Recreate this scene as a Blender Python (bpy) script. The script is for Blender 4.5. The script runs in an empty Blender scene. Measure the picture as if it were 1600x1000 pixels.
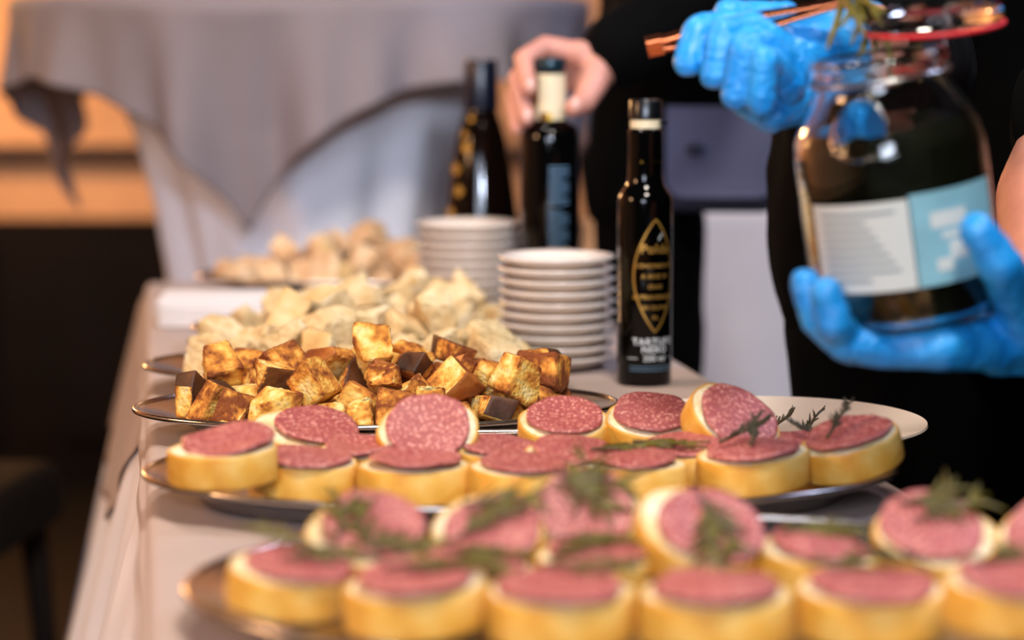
import bpy, bmesh, math, random
from mathutils import Vector, Matrix, Euler, noise

# ------------------------------------------------------------------ camera, world, light, exposure
scene = bpy.context.scene
COL = scene.collection
F = 3800.0                                    # focal length in pixels of a 1600 x 1000 frame
CAM = Vector((0, 0, 1.084))
PITCH = math.atan(470 / F)
cam_d = bpy.data.cameras.new('camera'); cam = bpy.data.objects.new('camera', cam_d); COL.objects.link(cam)
cam.location = CAM; cam.rotation_euler = (math.pi / 2 - PITCH, 0, 0)
cam_d.sensor_width = 36; cam_d.lens = 36 * F / 1600; cam_d.clip_start = .05
cam_d.dof.use_dof = True; cam_d.dof.focus_distance = 1.90; cam_d.dof.aperture_fstop = 3.0
scene.camera = cam

world = bpy.data.worlds.new('world'); scene.world = world; world.use_nodes = True
bg = world.node_tree.nodes['Background']; bg.inputs[0].default_value = (.75, .62, .66, 1); bg.inputs[1].default_value = .03

def area(name, loc, target, size, energy, color):
    d = bpy.data.lights.new(name, 'AREA'); d.energy = energy; d.color = color; d.size = size; d.shape = 'DISK'
    o = bpy.data.objects.new(name, d); COL.objects.link(o); o.location = loc
    o.rotation_euler = (Vector(target) - Vector(loc)).to_track_quat('-Z', 'Y').to_euler(); return o
def point(name, loc, energy, color, r=.06):
    d = bpy.data.lights.new(name, 'POINT'); d.energy = energy; d.color = color; d.shadow_soft_size = r
    o = bpy.data.objects.new(name, d); COL.objects.link(o); o.location = loc; return o
area('ceiling_spot_key', (.30, .55, 2.9), (0, 1.8, .8), .45, 55, (1, .90, .79))
area('ceiling_spot_rear', (-.55, 2.2, 2.95), (-.1, 2.6, .8), .45, 20, (1, .86, .78))
area('cool_front_fill', (-.5, -1.3, 1.75), (-.2, 3.4, .85), 1.1, 58, (.76, .83, 1))  # added cool fill from behind the camera, no actual window there
area('cool_stage_light', (1.35, 2.3, 2.6), (-.2, 3.3, .9), .5, 26, (.62, .70, 1))
area('warm_side_lamp', (-2.1, 1.3, 1.75), (0, 1.8, .8), .5, 24, (1, .55, .27))
sp = bpy.data.lights.new('cover_fill_spot', 'SPOT'); sp.energy = 190; sp.color = (.70, .80, 1); sp.spot_size = math.radians(13); sp.spot_blend = .8; sp.shadow_soft_size = .08  # added unseen spot, narrow so it brightens the cocktail table's cover, not the food
spo = bpy.data.objects.new('cover_fill_spot', sp); COL.objects.link(spo); spo.location = (.30, -.4, 1.62); spo.rotation_euler = (Vector((-.20, 3.4, .84)) - spo.location).to_track_quat('-Z', 'Y').to_euler()
point('warm_wall_lamp', (-1.75, 4.9, 1.5), 92, (1, .54, .22), .12)
point('warm_wall_lamp', (.5, 5.0, 2.0), 16, (1, .6, .36), .12)
scene.view_settings.view_transform = 'Standard'; scene.view_settings.look = 'None'
scene.view_settings.gamma = 1; scene.view_settings.exposure = 0.0
scene.view_settings.use_curve_mapping = False

# ------------------------------------------------------------------ pixel helpers (direction only; depth from what is touched)
FWD = Vector((0, math.cos(PITCH), -math.sin(PITCH))); UP = Vector((0, math.sin(PITCH), math.cos(PITCH)))
def ray(px, py): return FWD + Vector((1, 0, 0)) * ((px - 800) / F) + UP * ((500 - py) / F)
def at_z(px, py, z): d = ray(px, py); return CAM + d * ((z - CAM.z) / d.z)
def at_y(px, py, y): d = ray(px, py); return CAM + d * (y / d.y)
R = math.radians
TZ = .75                                       # height of the buffet table's cloth

# ------------------------------------------------------------------ object helpers
def tag(o, label=None, cat=None, group=None, kind=None):
    if label: o['label'] = label
    if cat: o['category'] = cat
    if group: o['group'] = group
    if kind: o['kind'] = kind
    return o
def empty(name, loc=(0, 0, 0), rot=(0, 0, 0)):
    o = bpy.data.objects.new(name, None); COL.objects.link(o); o.location = loc; o.rotation_euler = rot
    o.empty_display_size = .02; return o
def link(name, me, parent=None, loc=(0, 0, 0), rot=(0, 0, 0)):
    o = bpy.data.objects.new(name, me); COL.objects.link(o); o.parent = parent; o.location = loc; o.rotation_euler = rot
    return o
def make_mesh(name, V, Fc, mats, smooth=True, midx=None):
    me = bpy.data.meshes.new(name); me.from_pydata([tuple(v) for v in V], [], Fc)
    for m in (mats if isinstance(mats, (list, tuple)) else [mats]): me.materials.append(m)
    if midx: me.polygons.foreach_set('material_index', midx)
    me.polygons.foreach_set('use_smooth', [smooth] * len(me.polygons)); me.update(); return me
def mesh(name, V, Fc, mats, parent=None, smooth=True, loc=(0, 0, 0), rot=(0, 0, 0), midx=None):
    return link(name, make_mesh(name, V, Fc, mats, smooth, midx), parent, loc, rot)
def copy_tree(o, parent=None):
    c = o.copy(); COL.objects.link(c); c.parent = parent
    for ch in list(o.children): copy_tree(ch, c)
    return c
def fix_normals(me):
    bm = bmesh.new(); bm.from_mesh(me); bmesh.ops.recalc_face_normals(bm, faces=bm.faces); bm.to_mesh(me); bm.free()

def lathe_data(prof, n=48, sx=1, sy=1):
    V, Fc = [], []
    for r, z in prof:
        for i in range(n):
            a = 2 * math.pi * i / n; V.append((r * math.cos(a) * sx, r * math.sin(a) * sy, z))
    for k in range(len(prof) - 1):
        for i in range(n):
            j = (i + 1) % n; Fc.append((k * n + i, k * n + j, (k + 1) * n + j, (k + 1) * n + i))
    if prof[0][0] > 1e-6: Fc.append(tuple(range(n))[::-1])
    if prof[-1][0] > 1e-6: Fc.append(tuple((len(prof) - 1) * n + i for i in range(n)))
    return V, Fc
def lathe(name, prof, mat, parent=None, n=48, loc=(0, 0, 0), rot=(0, 0, 0), smooth=True, sharp=35):
    V, Fc = lathe_data(prof, n); o = mesh(name, V, Fc, mat, parent, smooth, loc, rot)
    bm = bmesh.new(); bm.from_mesh(o.data); bmesh.ops.remove_doubles(bm, verts=bm.verts, dist=1e-6)
    bmesh.ops.recalc_face_normals(bm, faces=bm.faces)
    for e in bm.edges:
        if len(e.link_faces) == 2 and e.calc_face_angle(0) > R(sharp): e.smooth = False
    bm.to_mesh(o.data); bm.free(); return o
def box_data(sx, sy, sz, bev=0.0, seg=2):
    bm = bmesh.new(); bmesh.ops.create_cube(bm, size=1)
    for v in bm.verts: v.co = Vector((v.co.x * sx, v.co.y * sy, v.co.z * sz))
    if bev: bmesh.ops.bevel(bm, geom=list(bm.edges), offset=bev, segments=seg, affect='EDGES', profile=.5)
    return bm
def box(name, c, s, mat, parent=None, bev=.004, rot=(0, 0, 0), seg=2):
    bm = box_data(*s, bev, seg); me = bpy.data.meshes.new(name); bm.to_mesh(me); bm.free()
    me.materials.append(mat); return link(name, me, parent, c, rot)
def tube_data(pts, rad, n=8, closed=False):
    pts = [Vector(p) for p in pts]; m = len(pts); V, Fc = [], []
    rr = rad if isinstance(rad, (list, tuple)) else [rad] * m
    t0 = (pts[1] - pts[0]).normalized(); up = Vector((0, 0, 1)) if abs(t0.z) < .9 else Vector((1, 0, 0))
    nrm = t0.cross(up).normalized()
    for i in range(m):
        if closed: t = (pts[(i + 1) % m] - pts[i - 1]).normalized()
        else: t = (pts[min(i + 1, m - 1)] - pts[max(i - 1, 0)]).normalized()
        nrm = (nrm - t * nrm.dot(t)).normalized(); b = t.cross(nrm)
        for k in range(n):
            a = 2 * math.pi * k / n; V.append(pts[i] + (nrm * math.cos(a) + b * math.sin(a)) * rr[i])
    for i in range(m if closed else m - 1):
        for k in range(n):
            l = (k + 1) % n; j = (i + 1) % m
            Fc.append((i * n + k, i * n + l, j * n + l, j * n + k))
    if not closed: Fc.append(tuple(range(n))[::-1]); Fc.append(tuple((m - 1) * n + k for k in range(n)))
    return V, Fc
def tube(name, pts, rad, mat, parent=None, n=8, closed=False):
    V, Fc = tube_data(pts, rad, n, closed); return mesh(name, V, Fc, mat, parent)
def spline(pts, sub=6):
    P = [Vector(p) for p in pts]; out = []
    for i in range(len(P) - 1):
        a, b, c, d = P[max(i - 1, 0)], P[i], P[i + 1], P[min(i + 2, len(P) - 1)]
        for s in range(sub):
            t = s / sub
            out.append(.5 * ((2 * b) + (c - a) * t + (2 * a - 5 * b + 4 * c - d) * t * t + (3 * b - a - 3 * c + d) * t ** 3))
    out.append(P[-1]); return out

# ---- soft bodies: tapered capsules and ellipsoids fused by a voxel remesh into one continuous skin
def add_ell(V, Fc, c, s, rot=None, n=14, m=9):
    base = len(V); c = Vector(c); M = rot.to_matrix() if rot else Matrix.Identity(3)
    for j in range(1, m):
        th = math.pi * j / m
        for i in range(n):
            a = 2 * math.pi * i / n
            V.append(c + M @ Vector((s[0] * math.sin(th) * math.cos(a), s[1] * math.sin(th) * math.sin(a), s[2] * math.cos(th))))
    V.append(c + M @ Vector((0, 0, s[2]))); V.append(c - M @ Vector((0, 0, s[2]))); tp, bt = len(V) - 2, len(V) - 1
    for j in range(m - 2):
        for i in range(n):
            k = (i + 1) % n; Fc.append((base + j * n + i, base + (j + 1) * n + i, base + (j + 1) * n + k, base + j * n + k))
    for i in range(n):
        k = (i + 1) % n; Fc.append((tp, base + i, base + k)); Fc.append((bt, base + (m - 2) * n + k, base + (m - 2) * n + i))
def add_cap(V, Fc, p0, r0, p1, r1, n=14, h=5):
    p0, p1 = Vector(p0), Vector(p1); ax = p1 - p0; L = ax.length
    if L < 1e-6: add_ell(V, Fc, p0, (r0,) * 3); return
    t = ax / L; u = t.orthogonal().normalized(); w = t.cross(u); base = len(V); rings = []
    for j in range(h): a = math.pi / 2 * (1 - j / h); rings.append((p0 - t * (r0 * math.sin(a)), r0 * math.cos(a)))
    rings.append((p0, r0)); rings.append((p1, r1))
    for j in range(1, h + 1): a = math.pi / 2 * j / h; rings.append((p1 + t * (r1 * math.sin(a)), r1 * math.cos(a)))
    rings = [(c, max(r, 1e-5)) for c, r in rings]
    for c, r in rings:
        for i in range(n): a = 2 * math.pi * i / n; V.append(c + (u * math.cos(a) + w * math.sin(a)) * r)
    for k in range(len(rings) - 1):
        for i in range(n):
            j = (i + 1) % n; Fc.append((base + k * n + i, base + k * n + j, base + (k + 1) * n + j, base + (k + 1) * n + i))
    Fc.append(tuple(base + i for i in range(n))[::-1]); Fc.append(tuple(base + (len(rings) - 1) * n + i for i in range(n)))
def soft(name, chains, ells, mat, parent, vox=.002, it=4, wrinkle=0, wscale=60):
    V, Fc = [], []
    for ch in chains:
        for (p0, r0), (p1, r1) in zip(ch[:-1], ch[1:]): add_cap(V, Fc, p0, r0, p1, r1)
    for e in ells: add_ell(V, Fc, *e)
    me = make_mesh(name, V, Fc, mat); o = link(name, me)
    md = o.modifiers.new('r', 'REMESH'); md.mode = 'VOXEL'; md.voxel_size = vox; md.use_smooth_shade = True
    ms = o.modifiers.new('s', 'SMOOTH'); ms.factor = .5; ms.iterations = it
    dg = bpy.context.evaluated_depsgraph_get(); ev = o.evaluated_get(dg)
    nm = bpy.data.meshes.new_from_object(ev); bpy.data.objects.remove(o); bpy.data.meshes.remove(me)
    nm.name = name; nm.materials.clear(); nm.materials.append(mat)
    if wrinkle:
        nv = [v.normal.copy() for v in nm.vertices]
        for v, nn in zip(nm.vertices, nv):
            v.co += nn * (noise.noise(v.co * wscale) + .5 * noise.noise(v.co * wscale * 2.3)) * wrinkle
    nm.polygons.foreach_set('use_smooth', [True] * len(nm.polygons)); nm.update()
    return link(name, nm, parent)

# ------------------------------------------------------------------ materials
def lin(c):
    c = c.lstrip('#'); v = [int(c[i:i + 2], 16) / 255 for i in (0, 2, 4)]
    return tuple((x / 12.92 if x <= .04045 else ((x + .055) / 1.055) ** 2.4) for x in v) + (1,)
class NT:
    def __init__(s, name):
        s.m = bpy.data.materials.new(name); s.m.use_nodes = True; s.t = s.m.node_tree; s.p = s.t.nodes['Principled BSDF']
    def n(s, typ, **kw):
        nd = s.t.nodes.new(typ)
        for k, v in kw.items():
            if k in nd.inputs: nd.inputs[k].default_value = v
            else: setattr(nd, k, v)
        return nd
    def l(s, a, b): s.t.links.new(a, b)
    def coord(s, scale=1, kind='Object'):
        tc = s.n('ShaderNodeTexCoord'); mp = s.n('ShaderNodeMapping')
        mp.inputs['Scale'].default_value = (scale,) * 3 if not isinstance(scale, tuple) else scale
        s.l(tc.outputs[kind], mp.inputs[0]); return mp.outputs[0]
    def ramp(s, fac, stops):
        r = s.n('ShaderNodeValToRGB'); cr = r.color_ramp
        while len(cr.elements) < len(stops): cr.elements.new(.5)
        for e, (p, c) in zip(cr.elements, stops): e.position = p; e.color = c if isinstance(c, tuple) else lin(c)
        s.l(fac, r.inputs[0]); return r.outputs[0]
    def bump(s, h, strength=.3, dist=.002):
        b = s.n('ShaderNodeBump'); b.inputs['Strength'].default_value = strength; b.inputs['Distance'].default_value = dist
        s.l(h, b.inputs['Height']); s.l(b.outputs[0], s.p.inputs['Normal'])
    def set(s, **kw):
        for k, v in kw.items(): s.p.inputs[k.replace('_', ' ')].default_value = v
        return s
def plain(name, col, rough=.5, metal=0, var=.12, vs=12, bump=0, bs=200, bd=.001, **kw):
    t = NT(name); c = lin(col); t.set(Roughness=rough, Metallic=metal, **kw)
    nz = t.n('ShaderNodeTexNoise', Scale=vs, Detail=4); t.l(t.coord(), nz.inputs[0])
    t.l(t.ramp(nz.outputs[0], [(.3, tuple(x * (1 - var) for x in c[:3]) + (1,)), (.7, tuple(min(1, x * (1 + var)) for x in c[:3]) + (1,))]), t.p.inputs['Base Color'])
    if bump:
        n2 = t.n('ShaderNodeTexNoise', Scale=bs, Detail=3); t.l(t.coord(), n2.inputs[0]); t.bump(n2.outputs[0], bump, bd)
    return t.m
M = {}
def weave(name, col, rough=.85):
    t = NT(name); c = lin(col); t.set(Roughness=rough)
    nz = t.n('ShaderNodeTexNoise', Scale=9, Detail=5); t.l(t.coord(), nz.inputs[0])
    t.l(t.ramp(nz.outputs[0], [(.3, tuple(x * .93 for x in c[:3]) + (1,)), (.7, c)]), t.p.inputs['Base Color'])
    w1 = t.n('ShaderNodeTexWave', Scale=220, Distortion=1.0); w1.bands_direction = 'X'; w2 = t.n('ShaderNodeTexWave', Scale=220, Distortion=1.0); w2.bands_direction = 'Y'
    co = t.coord(); t.l(co, w1.inputs[0]); t.l(co, w2.inputs[0])
    a = t.n('ShaderNodeMath', operation='ADD'); t.l(w1.outputs['Fac'], a.inputs[0]); t.l(w2.outputs['Fac'], a.inputs[1])
    t.bump(a.outputs[0], .25, .0006); return t.m
M['cloth'] = weave('greige_table_linen', '#b09d94')
M['overlay'] = weave('greige_overlay_linen', '#8f8487')
M['white_cloth'] = weave('white_table_linen', '#efedf3')
M['napkin'] = weave('white_napkin_paper', '#e9e4e2')
def steel():
    t = NT('brushed_steel'); t.set(Metallic=1.0, Roughness=.2); t.p.inputs['Base Color'].default_value = lin('#bdb6b0')
    nz = t.n('ShaderNodeTexNoise', Scale=30, Detail=4); t.l(t.coord((1, 12, 1)), nz.inputs[0])
    r = t.n('ShaderNodeMapRange'); r.inputs['To Min'].default_value = .14; r.inputs['To Max'].default_value = .27
    t.l(nz.outputs[0], r.inputs[0]); t.l(r.outputs[0], t.p.inputs['Roughness']); return t.m
M['steel'] = steel()
def bread_crumb(name, lo, mid, hi, toast=None):
    t = NT(name); t.set(Roughness=.88); co = t.coord()
    inf = t.n('ShaderNodeObjectInfo'); off = t.n('ShaderNodeVectorMath', operation='ADD'); t.l(co, off.inputs[0]); 
    mul = t.n('ShaderNodeVectorMath', operation='SCALE'); mul.inputs['Scale'].default_value = 1.0
    cmb = t.n('ShaderNodeCombineXYZ'); t.l(inf.outputs['Random'], cmb.inputs[0]); t.l(inf.outputs['Random'], cmb.inputs[1]); t.l(cmb.outputs[0], mul.inputs[0]); t.l(mul.outputs[0], off.inputs[1])
    co = off.outputs[0]
    nz = t.n('ShaderNodeTexNoise', Scale=45, Detail=6, Roughness=.65); t.l(co, nz.inputs[0])
    if toast:
        geo = t.n('ShaderNodeNewGeometry'); big = t.n('ShaderNodeTexNoise', Scale=55, Detail=3); t.l(co, big.inputs[0])
        a = t.n('ShaderNodeMath', operation='MULTIPLY_ADD'); t.l(geo.outputs['Pointiness'], a.inputs[0]); a.inputs[1].default_value = 3.4; a.inputs[2].default_value = -1.70
        b = t.n('ShaderNodeMath', operation='ADD'); t.l(a.outputs[0], b.inputs[0]); t.l(big.outputs[0], b.inputs[1])
        rr = t.n('ShaderNodeMath', operation='MULTIPLY_ADD'); t.l(inf.outputs['Random'], rr.inputs[0]); rr.inputs[1].default_value = .22; rr.inputs[2].default_value = -.11
        c = t.n('ShaderNodeMath', operation='ADD'); t.l(b.outputs[0], c.inputs[0]); t.l(rr.outputs[0], c.inputs[1])
        col = t.ramp(c.outputs[0], [(.28, hi), (.42, mid), (.54, lo), (.68, toast)])
    else: col = t.ramp(nz.outputs[0], [(.3, lo), (.5, mid), (.68, hi)])
    t.l(col, t.p.inputs['Base Color'])
    vo = t.n('ShaderNodeTexVoronoi', Scale=330); vo.feature = 'SMOOTH_F1'; t.l(co, vo.inputs[0]); n3 = t.n('ShaderNodeTexNoise', Scale=160, Detail=5); t.l(co, n3.inputs[0])
    ad = t.n('ShaderNodeMath', operation='ADD'); t.l(vo.outputs[0], ad.inputs[0]); t.l(n3.outputs[0], ad.inputs[1])
    t.bump(ad.outputs[0], .6, .0025)
    t.set(Subsurface_Weight=.08, Subsurface_Radius=(.004, .002, .001)); return t.m
M['crumb'] = bread_crumb('white_bread_crumb', '#d8b978', '#ecd9ad', '#f6ecd0')
M['pale_crumb'] = bread_crumb('pale_bread_crumb', '#bd9a64', '#d6bb88', '#e6d3ac')
M['mixed_crumb'] = bread_crumb('orange_bread_crumb', '#c08a5a', '#d9b184', '#e9d2ac')
M['toast'] = bread_crumb('toasted_bread_crumb', '#cd8530', '#e8b958', '#f2da94', '#7e3f12')
def crust(name, a, b, c, rough=.55):
    t = NT(name); t.set(Roughness=rough); co = t.coord()
    nz = t.n('ShaderNodeTexNoise', Scale=28, Detail=5); t.l(co, nz.inputs[0])
    t.l(t.ramp(nz.outputs[0], [(.32, a), (.5, b), (.68, c)]), t.p.inputs['Base Color'])
    n2 = t.n('ShaderNodeTexNoise', Scale=220, Detail=4); t.l(co, n2.inputs[0]); t.bump(n2.outputs[0], .35, .0015); return t.m
M['crust'] = crust('golden_bread_crust', '#cf8a22', '#e3aa44', '#efc873')
M['brown_crust'] = crust('brown_toast_crust', '#6a3212', '#9c5520', '#c98440')
M['dark_crust'] = crust('burnt_rye_crust', '#2a160c', '#4c2a16', '#7c4c28')
M['pale_crust'] = crust('pale_bread_crust', '#b98a4c', '#d2ab6c', '#dfc290')
def salami():
    t = NT('pork_salami'); t.set(Roughness=.42); co = t.coord()
    vo = t.n('ShaderNodeTexVoronoi', Scale=330); vo.feature = 'F1'; n1 = t.n('ShaderNodeTexNoise', Scale=190, Detail=5, Roughness=.7)
    t.l(co, n1.inputs[0]); mx = t.n('ShaderNodeVectorMath', operation='MULTIPLY_ADD'); t.l(n1.outputs['Color'], mx.inputs[0]); mx.inputs[1].default_value = (.006,) * 3; t.l(co, mx.inputs[2])
    t.l(mx.outputs[0], vo.inputs[0])
    ad = t.n('ShaderNodeMath', operation='ADD'); t.l(vo.outputs[0], ad.inputs[0]); t.l(n1.outputs[0], ad.inputs[1])
    t.l(t.ramp(ad.outputs[0], [(.46, '#f0d0c2'), (.68, '#d49184'), (.88, '#bd6c64'), (1.0, '#a04f4e')]), t.p.inputs['Base Color'])
    t.bump(ad.outputs[0], .3, .001); t.set(Subsurface_Weight=.12, Subsurface_Radius=(.006, .002, .001)); return t.m
M['salami'] = salami()
M['casing'] = plain('salami_casing', '#a3555a', .5, bump=.3)
M['herb'] = plain('rosemary_leaf', '#5a520c', .42, var=.4, vs=60)
M['herb_dark'] = plain('dark_rosemary_leaf', '#2b2b0c', .5, var=.3, vs=60)
M['stem'] = plain('rosemary_stem', '#4d3a1e', .6)
M['porcelain'] = plain('white_porcelain', '#e9dccf', .16, var=.02, Coat_Weight=.4)
M['bottle_glass'] = plain('black_bottle_glass', '#030303', .06, var=.1, Specular_IOR_Level=.3)
M['amber_glass'] = plain('dark_amber_glass', '#0d0604', .08, var=.1, Specular_IOR_Level=.3)
M['cap_black'] = plain('black_plastic_cap', '#07090c', .3)
M['cap_navy'] = plain('navy_foil_cap', '#0b1120', .3)
M['cap_teal'] = plain('teal_metal_cap', '#0f2b34', .3, .4)
M['gold'] = plain('gold_foil', '#c89a3c', .28, 1.0)
M['gold_print'] = plain('gold_print', '#c89a48', .4, .6)
M['white_print'] = plain('white_print', '#cfd6da', .5)
M['blue_print'] = plain('blue_grey_print', '#5c7c96', .5)
M['cream_seal'] = plain('cream_paper_seal', '#d9c9a4', .5)
def glove():
    t = NT('blue_nitrile'); t.set(Roughness=.36, Subsurface_Weight=.0)
    co = t.coord(); nz = t.n('ShaderNodeTexNoise', Scale=40, Detail=3); t.l(co, nz.inputs[0])
    t.l(t.ramp(nz.outputs[0], [(.3, '#0a7fd0'), (.7, '#2a9ee6')]), t.p.inputs['Base Color'])
    n2 = t.n('ShaderNodeTexNoise', Scale=70, Detail=4, Distortion=1.2); t.l(t.coord((1, 1, 2.2)), n2.inputs[0]); t.bump(n2.outputs[0], .55, .004); return t.m
M['glove'] = glove()
M['skin'] = plain('skin', '#c98a76', .5, var=.1, vs=30, bump=.15, bs=350, Subsurface_Weight=.12)
M['skin_dark'] = plain('skin_olive', '#b97c68', .5, var=.1, vs=30, bump=.15, bs=350, Subsurface_Weight=.12)
M['nail'] = plain('finger_nail', '#dba797', .3)
M['black_fabric'] = plain('black_fabric', '#030303', .95, bump=.2, bs=400, Specular_IOR_Level=.08)
M['black_denim'] = plain('black_trousers', '#030303', .95, bump=.2, bs=400, Specular_IOR_Level=.08)
M['hair'] = plain('dark_hair', '#1a120d', .5, bump=.6, bs=90, bd=.004)
M['eye'] = plain('eye', '#e8e2dc', .2)
M['iris'] = plain('iris', '#2a1a10', .2)
M['lips'] = plain('lips', '#a85f58', .5)
M['shoe'] = plain('black_leather', '#08080a', .35)
M['bag'] = plain('slate_blue_canvas', '#4a4e6a', .8, bump=.2, bs=400)
M['bag_dark'] = plain('navy_canvas', '#171b30', .8, bump=.2, bs=400)
M['copper'] = plain('copper_metal', '#c8734a', .22, 1.0)
M['wood_dark'] = plain('dark_brown_wood', '#0d0604', .75, var=.25, vs=5, Specular_IOR_Level=.15)
M['leather_black'] = plain('black_upholstery', '#040303', .85, bump=.2, Specular_IOR_Level=.1)
M['floor'] = plain('dark_floor_boards', '#0c0705', .7, var=.3, vs=3, Specular_IOR_Level=.2)
M['wall'] = plain('sandstone_plaster', '#d0a077', .85, var=.16, vs=3.5, bump=.3, bs=30, bd=.01)
M['ceil'] = plain('dark_ceiling', '#1b1715', .9)
M['rail'] = plain('dark_wood_rail', '#2a150b', .5)
M['table_wood'] = plain('table_wood', '#6b4a30', .5)
def glass(name, col=(1, 1, 1, 1), rough=.01):
    t = NT(name); t.set(Roughness=rough, Transmission_Weight=1.0, IOR=1.45); t.p.inputs['Base Color'].default_value = col; return t.m
M['glass'] = glass('clear_glass', (.97, .99, .98, 1))
M['led'] = NT('red_led').set(Emission_Color=(1, .006, .02, 1), Emission_Strength=7).m
M['gasket'] = plain('red_rubber', '#d3202c', .5)
M['wire'] = plain('steel_wire', '#b8b8b8', .25, 1.0)
M['oil_herbs'] = plain('dark_herbs_in_oil', '#14160a', .12, var=.8, vs=55)
M['label_paper'] = plain('off_white_label_paper', '#c7cdc9', .6, var=.04)
M['label_teal'] = plain('teal_label_paper', '#7fb0bd', .45, var=.12, vs=40)
M['label_ink'] = plain('grey_label_ink', '#7f9093', .6)

# ------------------------------------------------------------------ bread chunks (shared meshes)
def chunk_mesh(name, seed, size, mats, crust_faces=(1,), cuts=2, rough=.0007, sub=3):
    """An irregular cut or torn lump of bread: a skewed block, sliced by random planes, with crust on some sides."""
    rnd = random.Random(seed); bm = bmesh.new(); bmesh.ops.create_cube(bm, size=1)
    order = sorted(bm.faces, key=lambda f: (round(f.normal.z, 2), round(f.normal.y, 2), round(f.normal.x, 2)))
    for i, f in enumerate(order): f.material_index = 1 if i in crust_faces else 0
    sc = Vector((rnd.uniform(.85, 1.35), rnd.uniform(.75, 1.1), rnd.uniform(.6, .95)))
    for v in bm.verts:
        j = Vector((rnd.uniform(-1, 1), rnd.uniform(-1, 1), rnd.uniform(-1, 1))) * .10
        v.co = Vector((v.co.x * sc.x, v.co.y * sc.y, v.co.z * sc.z)) + j
    for c in range(cuts):
        nrm = Vector((rnd.uniform(-1, 1), rnd.uniform(-1, 1), rnd.uniform(-.2, 1))).normalized()
        r = bmesh.ops.bisect_plane(bm, geom=bm.verts[:] + bm.edges[:] + bm.faces[:], plane_co=nrm * rnd.uniform(.28, .42), plane_no=nrm, clear_outer=True)
        ed = [e for e in bm.edges if len(e.link_faces) == 1]
        if ed:
            for f in bmesh.ops.holes_fill(bm, edges=ed, sides=0)['faces']: f.material_index = 0
    bmesh.ops.bevel(bm, geom=bm.edges[:], offset=.07, segments=2, affect='EDGES', profile=.55, material=-1)
    bmesh.ops.triangulate(bm, faces=bm.faces[:])
    for _ in range(6):
        long = [e for e in bm.edges if e.calc_length() > .11]
        if not long: break
        bmesh.ops.subdivide_edges(bm, edges=long, cuts=1); bmesh.ops.triangulate(bm, faces=[f for f in bm.faces if len(f.verts) > 3])
    bmesh.ops.beautify_fill(bm, faces=bm.faces[:], edges=bm.edges[:])
    bmesh.ops.recalc_face_normals(bm, faces=bm.faces); bm.normal_update()
    off = Vector((seed * 3.1, seed * 1.7, seed * .9))
    nor = {v: v.normal.copy() for v in bm.verts}
    for v in bm.verts:
        v.co *= size
        cr = any(f.material_index for f in v.link_faces); q = v.co * 110 + off
        d = noise.noise(q) + .7 * noise.noise(q * 2.6)
        pore = -2.6 * max(0, noise.noise(v.co * 210 + off) - .15)
        v.co += nor[v] * ((d * (.5 if cr else 1) + (0 if cr else pore)) * rough)
    c = sum((v.co for v in bm.verts), Vector()) / len(bm.verts)
    for v in bm.verts: v.co -= c
    me = bpy.data.meshes.new(name); bm.to_mesh(me); bm.free()
    for m in mats: me.materials.append(m)
    me.polygons.foreach_set('use_smooth', [True] * len(me.polygons)); me.update(); return me
def chunk_sets():
    S = {}
    S['toast'] = [chunk_mesh('toasted_cube', 10 + i, .0275 * k, [M['toast'], M[c]], cf, w) for i, (k, c, cf, w) in enumerate([
        (1.0, 'brown_crust', (0,), 2), (1.25, 'brown_crust', (5,), 2), (.95, 'dark_crust', (0, 4), 1), (1.1, 'brown_crust', (2, 4), 2),
        (.85, 'brown_crust', (), 2), (1.0, 'dark_crust', (1, 3, 5), 1), (1.3, 'brown_crust', (1,), 3), (.95, 'brown_crust', (), 3)])]
    S['pale'] = [chunk_mesh('torn_bread', 40 + i, .0345 * k, [M['pale_crumb'], M['pale_crust']], cf, w, .0011) for i, (k, cf, w) in enumerate([
        (1.0, (0,), 2), (1.2, (), 3), (.9, (2,), 2), (1.1, (), 3), (.8, (4,), 2), (1.3, (1,), 4)])]
    S['mixed'] = [chunk_mesh('mixed_bread', 70 + i, .037 * k, [M['mixed_crumb'], M['pale_crust']], cf, w, .0012) for i, (k, cf, w) in enumerate([
        (1.0, (0,), 2), (1.15, (), 3), (.9, (2, 3), 2), (1.1, (), 3), (.85, (4,), 2)])]
    return S

# ------------------------------------------------------------------ trays
def ring_pts(a, b, n): return [(a * math.cos(2 * math.pi * i / n), b * math.sin(2 * math.pi * i / n)) for i in range(n)]
TRAY_FLOOR, TRAY_RIM = .0085, .022
def tray_w(a): return .030 if a > .22 else .10 * a + .022
def tray_mesh(name, a, b, n=96):
    w = tray_w(a)
    prof = [(b * .96, .0085), (w + .016, .0085), (w + .008, .0088), (w, .0115), (w - .006, .0142), (w * .5, .0180), (.004, .0212), (0, .0222),
            (0, .0205), (w * .5, .0165), (w - .004, .0120), (w + .001, .0090), (w + .007, .0060), (w + .010, .001), (w + .013, 0), (w + .016, .003), (b * .96, .003)]
    V, Fc = [], []
    for d, z in prof: V += [(x, y, z) for x, y in ring_pts(a - d, b - d, n)]
    for k in range(len(prof) - 1):
        for i in range(n): j = (i + 1) % n; Fc.append((k * n + i, k * n + j, (k + 1) * n + j, (k + 1) * n + i))
    Fc.append(tuple(range(n))[::-1]); L = (len(prof) - 1) * n; Fc.append(tuple(L + i for i in range(n)))
    me = make_mesh(name, V, Fc, M['steel']); fix_normals(me)
    return me
def rim_data(a, b, r=.0022, n=96): return tube_data([(x, y, .0216) for x, y in ring_pts(a - .001, b - .001, n)], r, 8, True)
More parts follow.
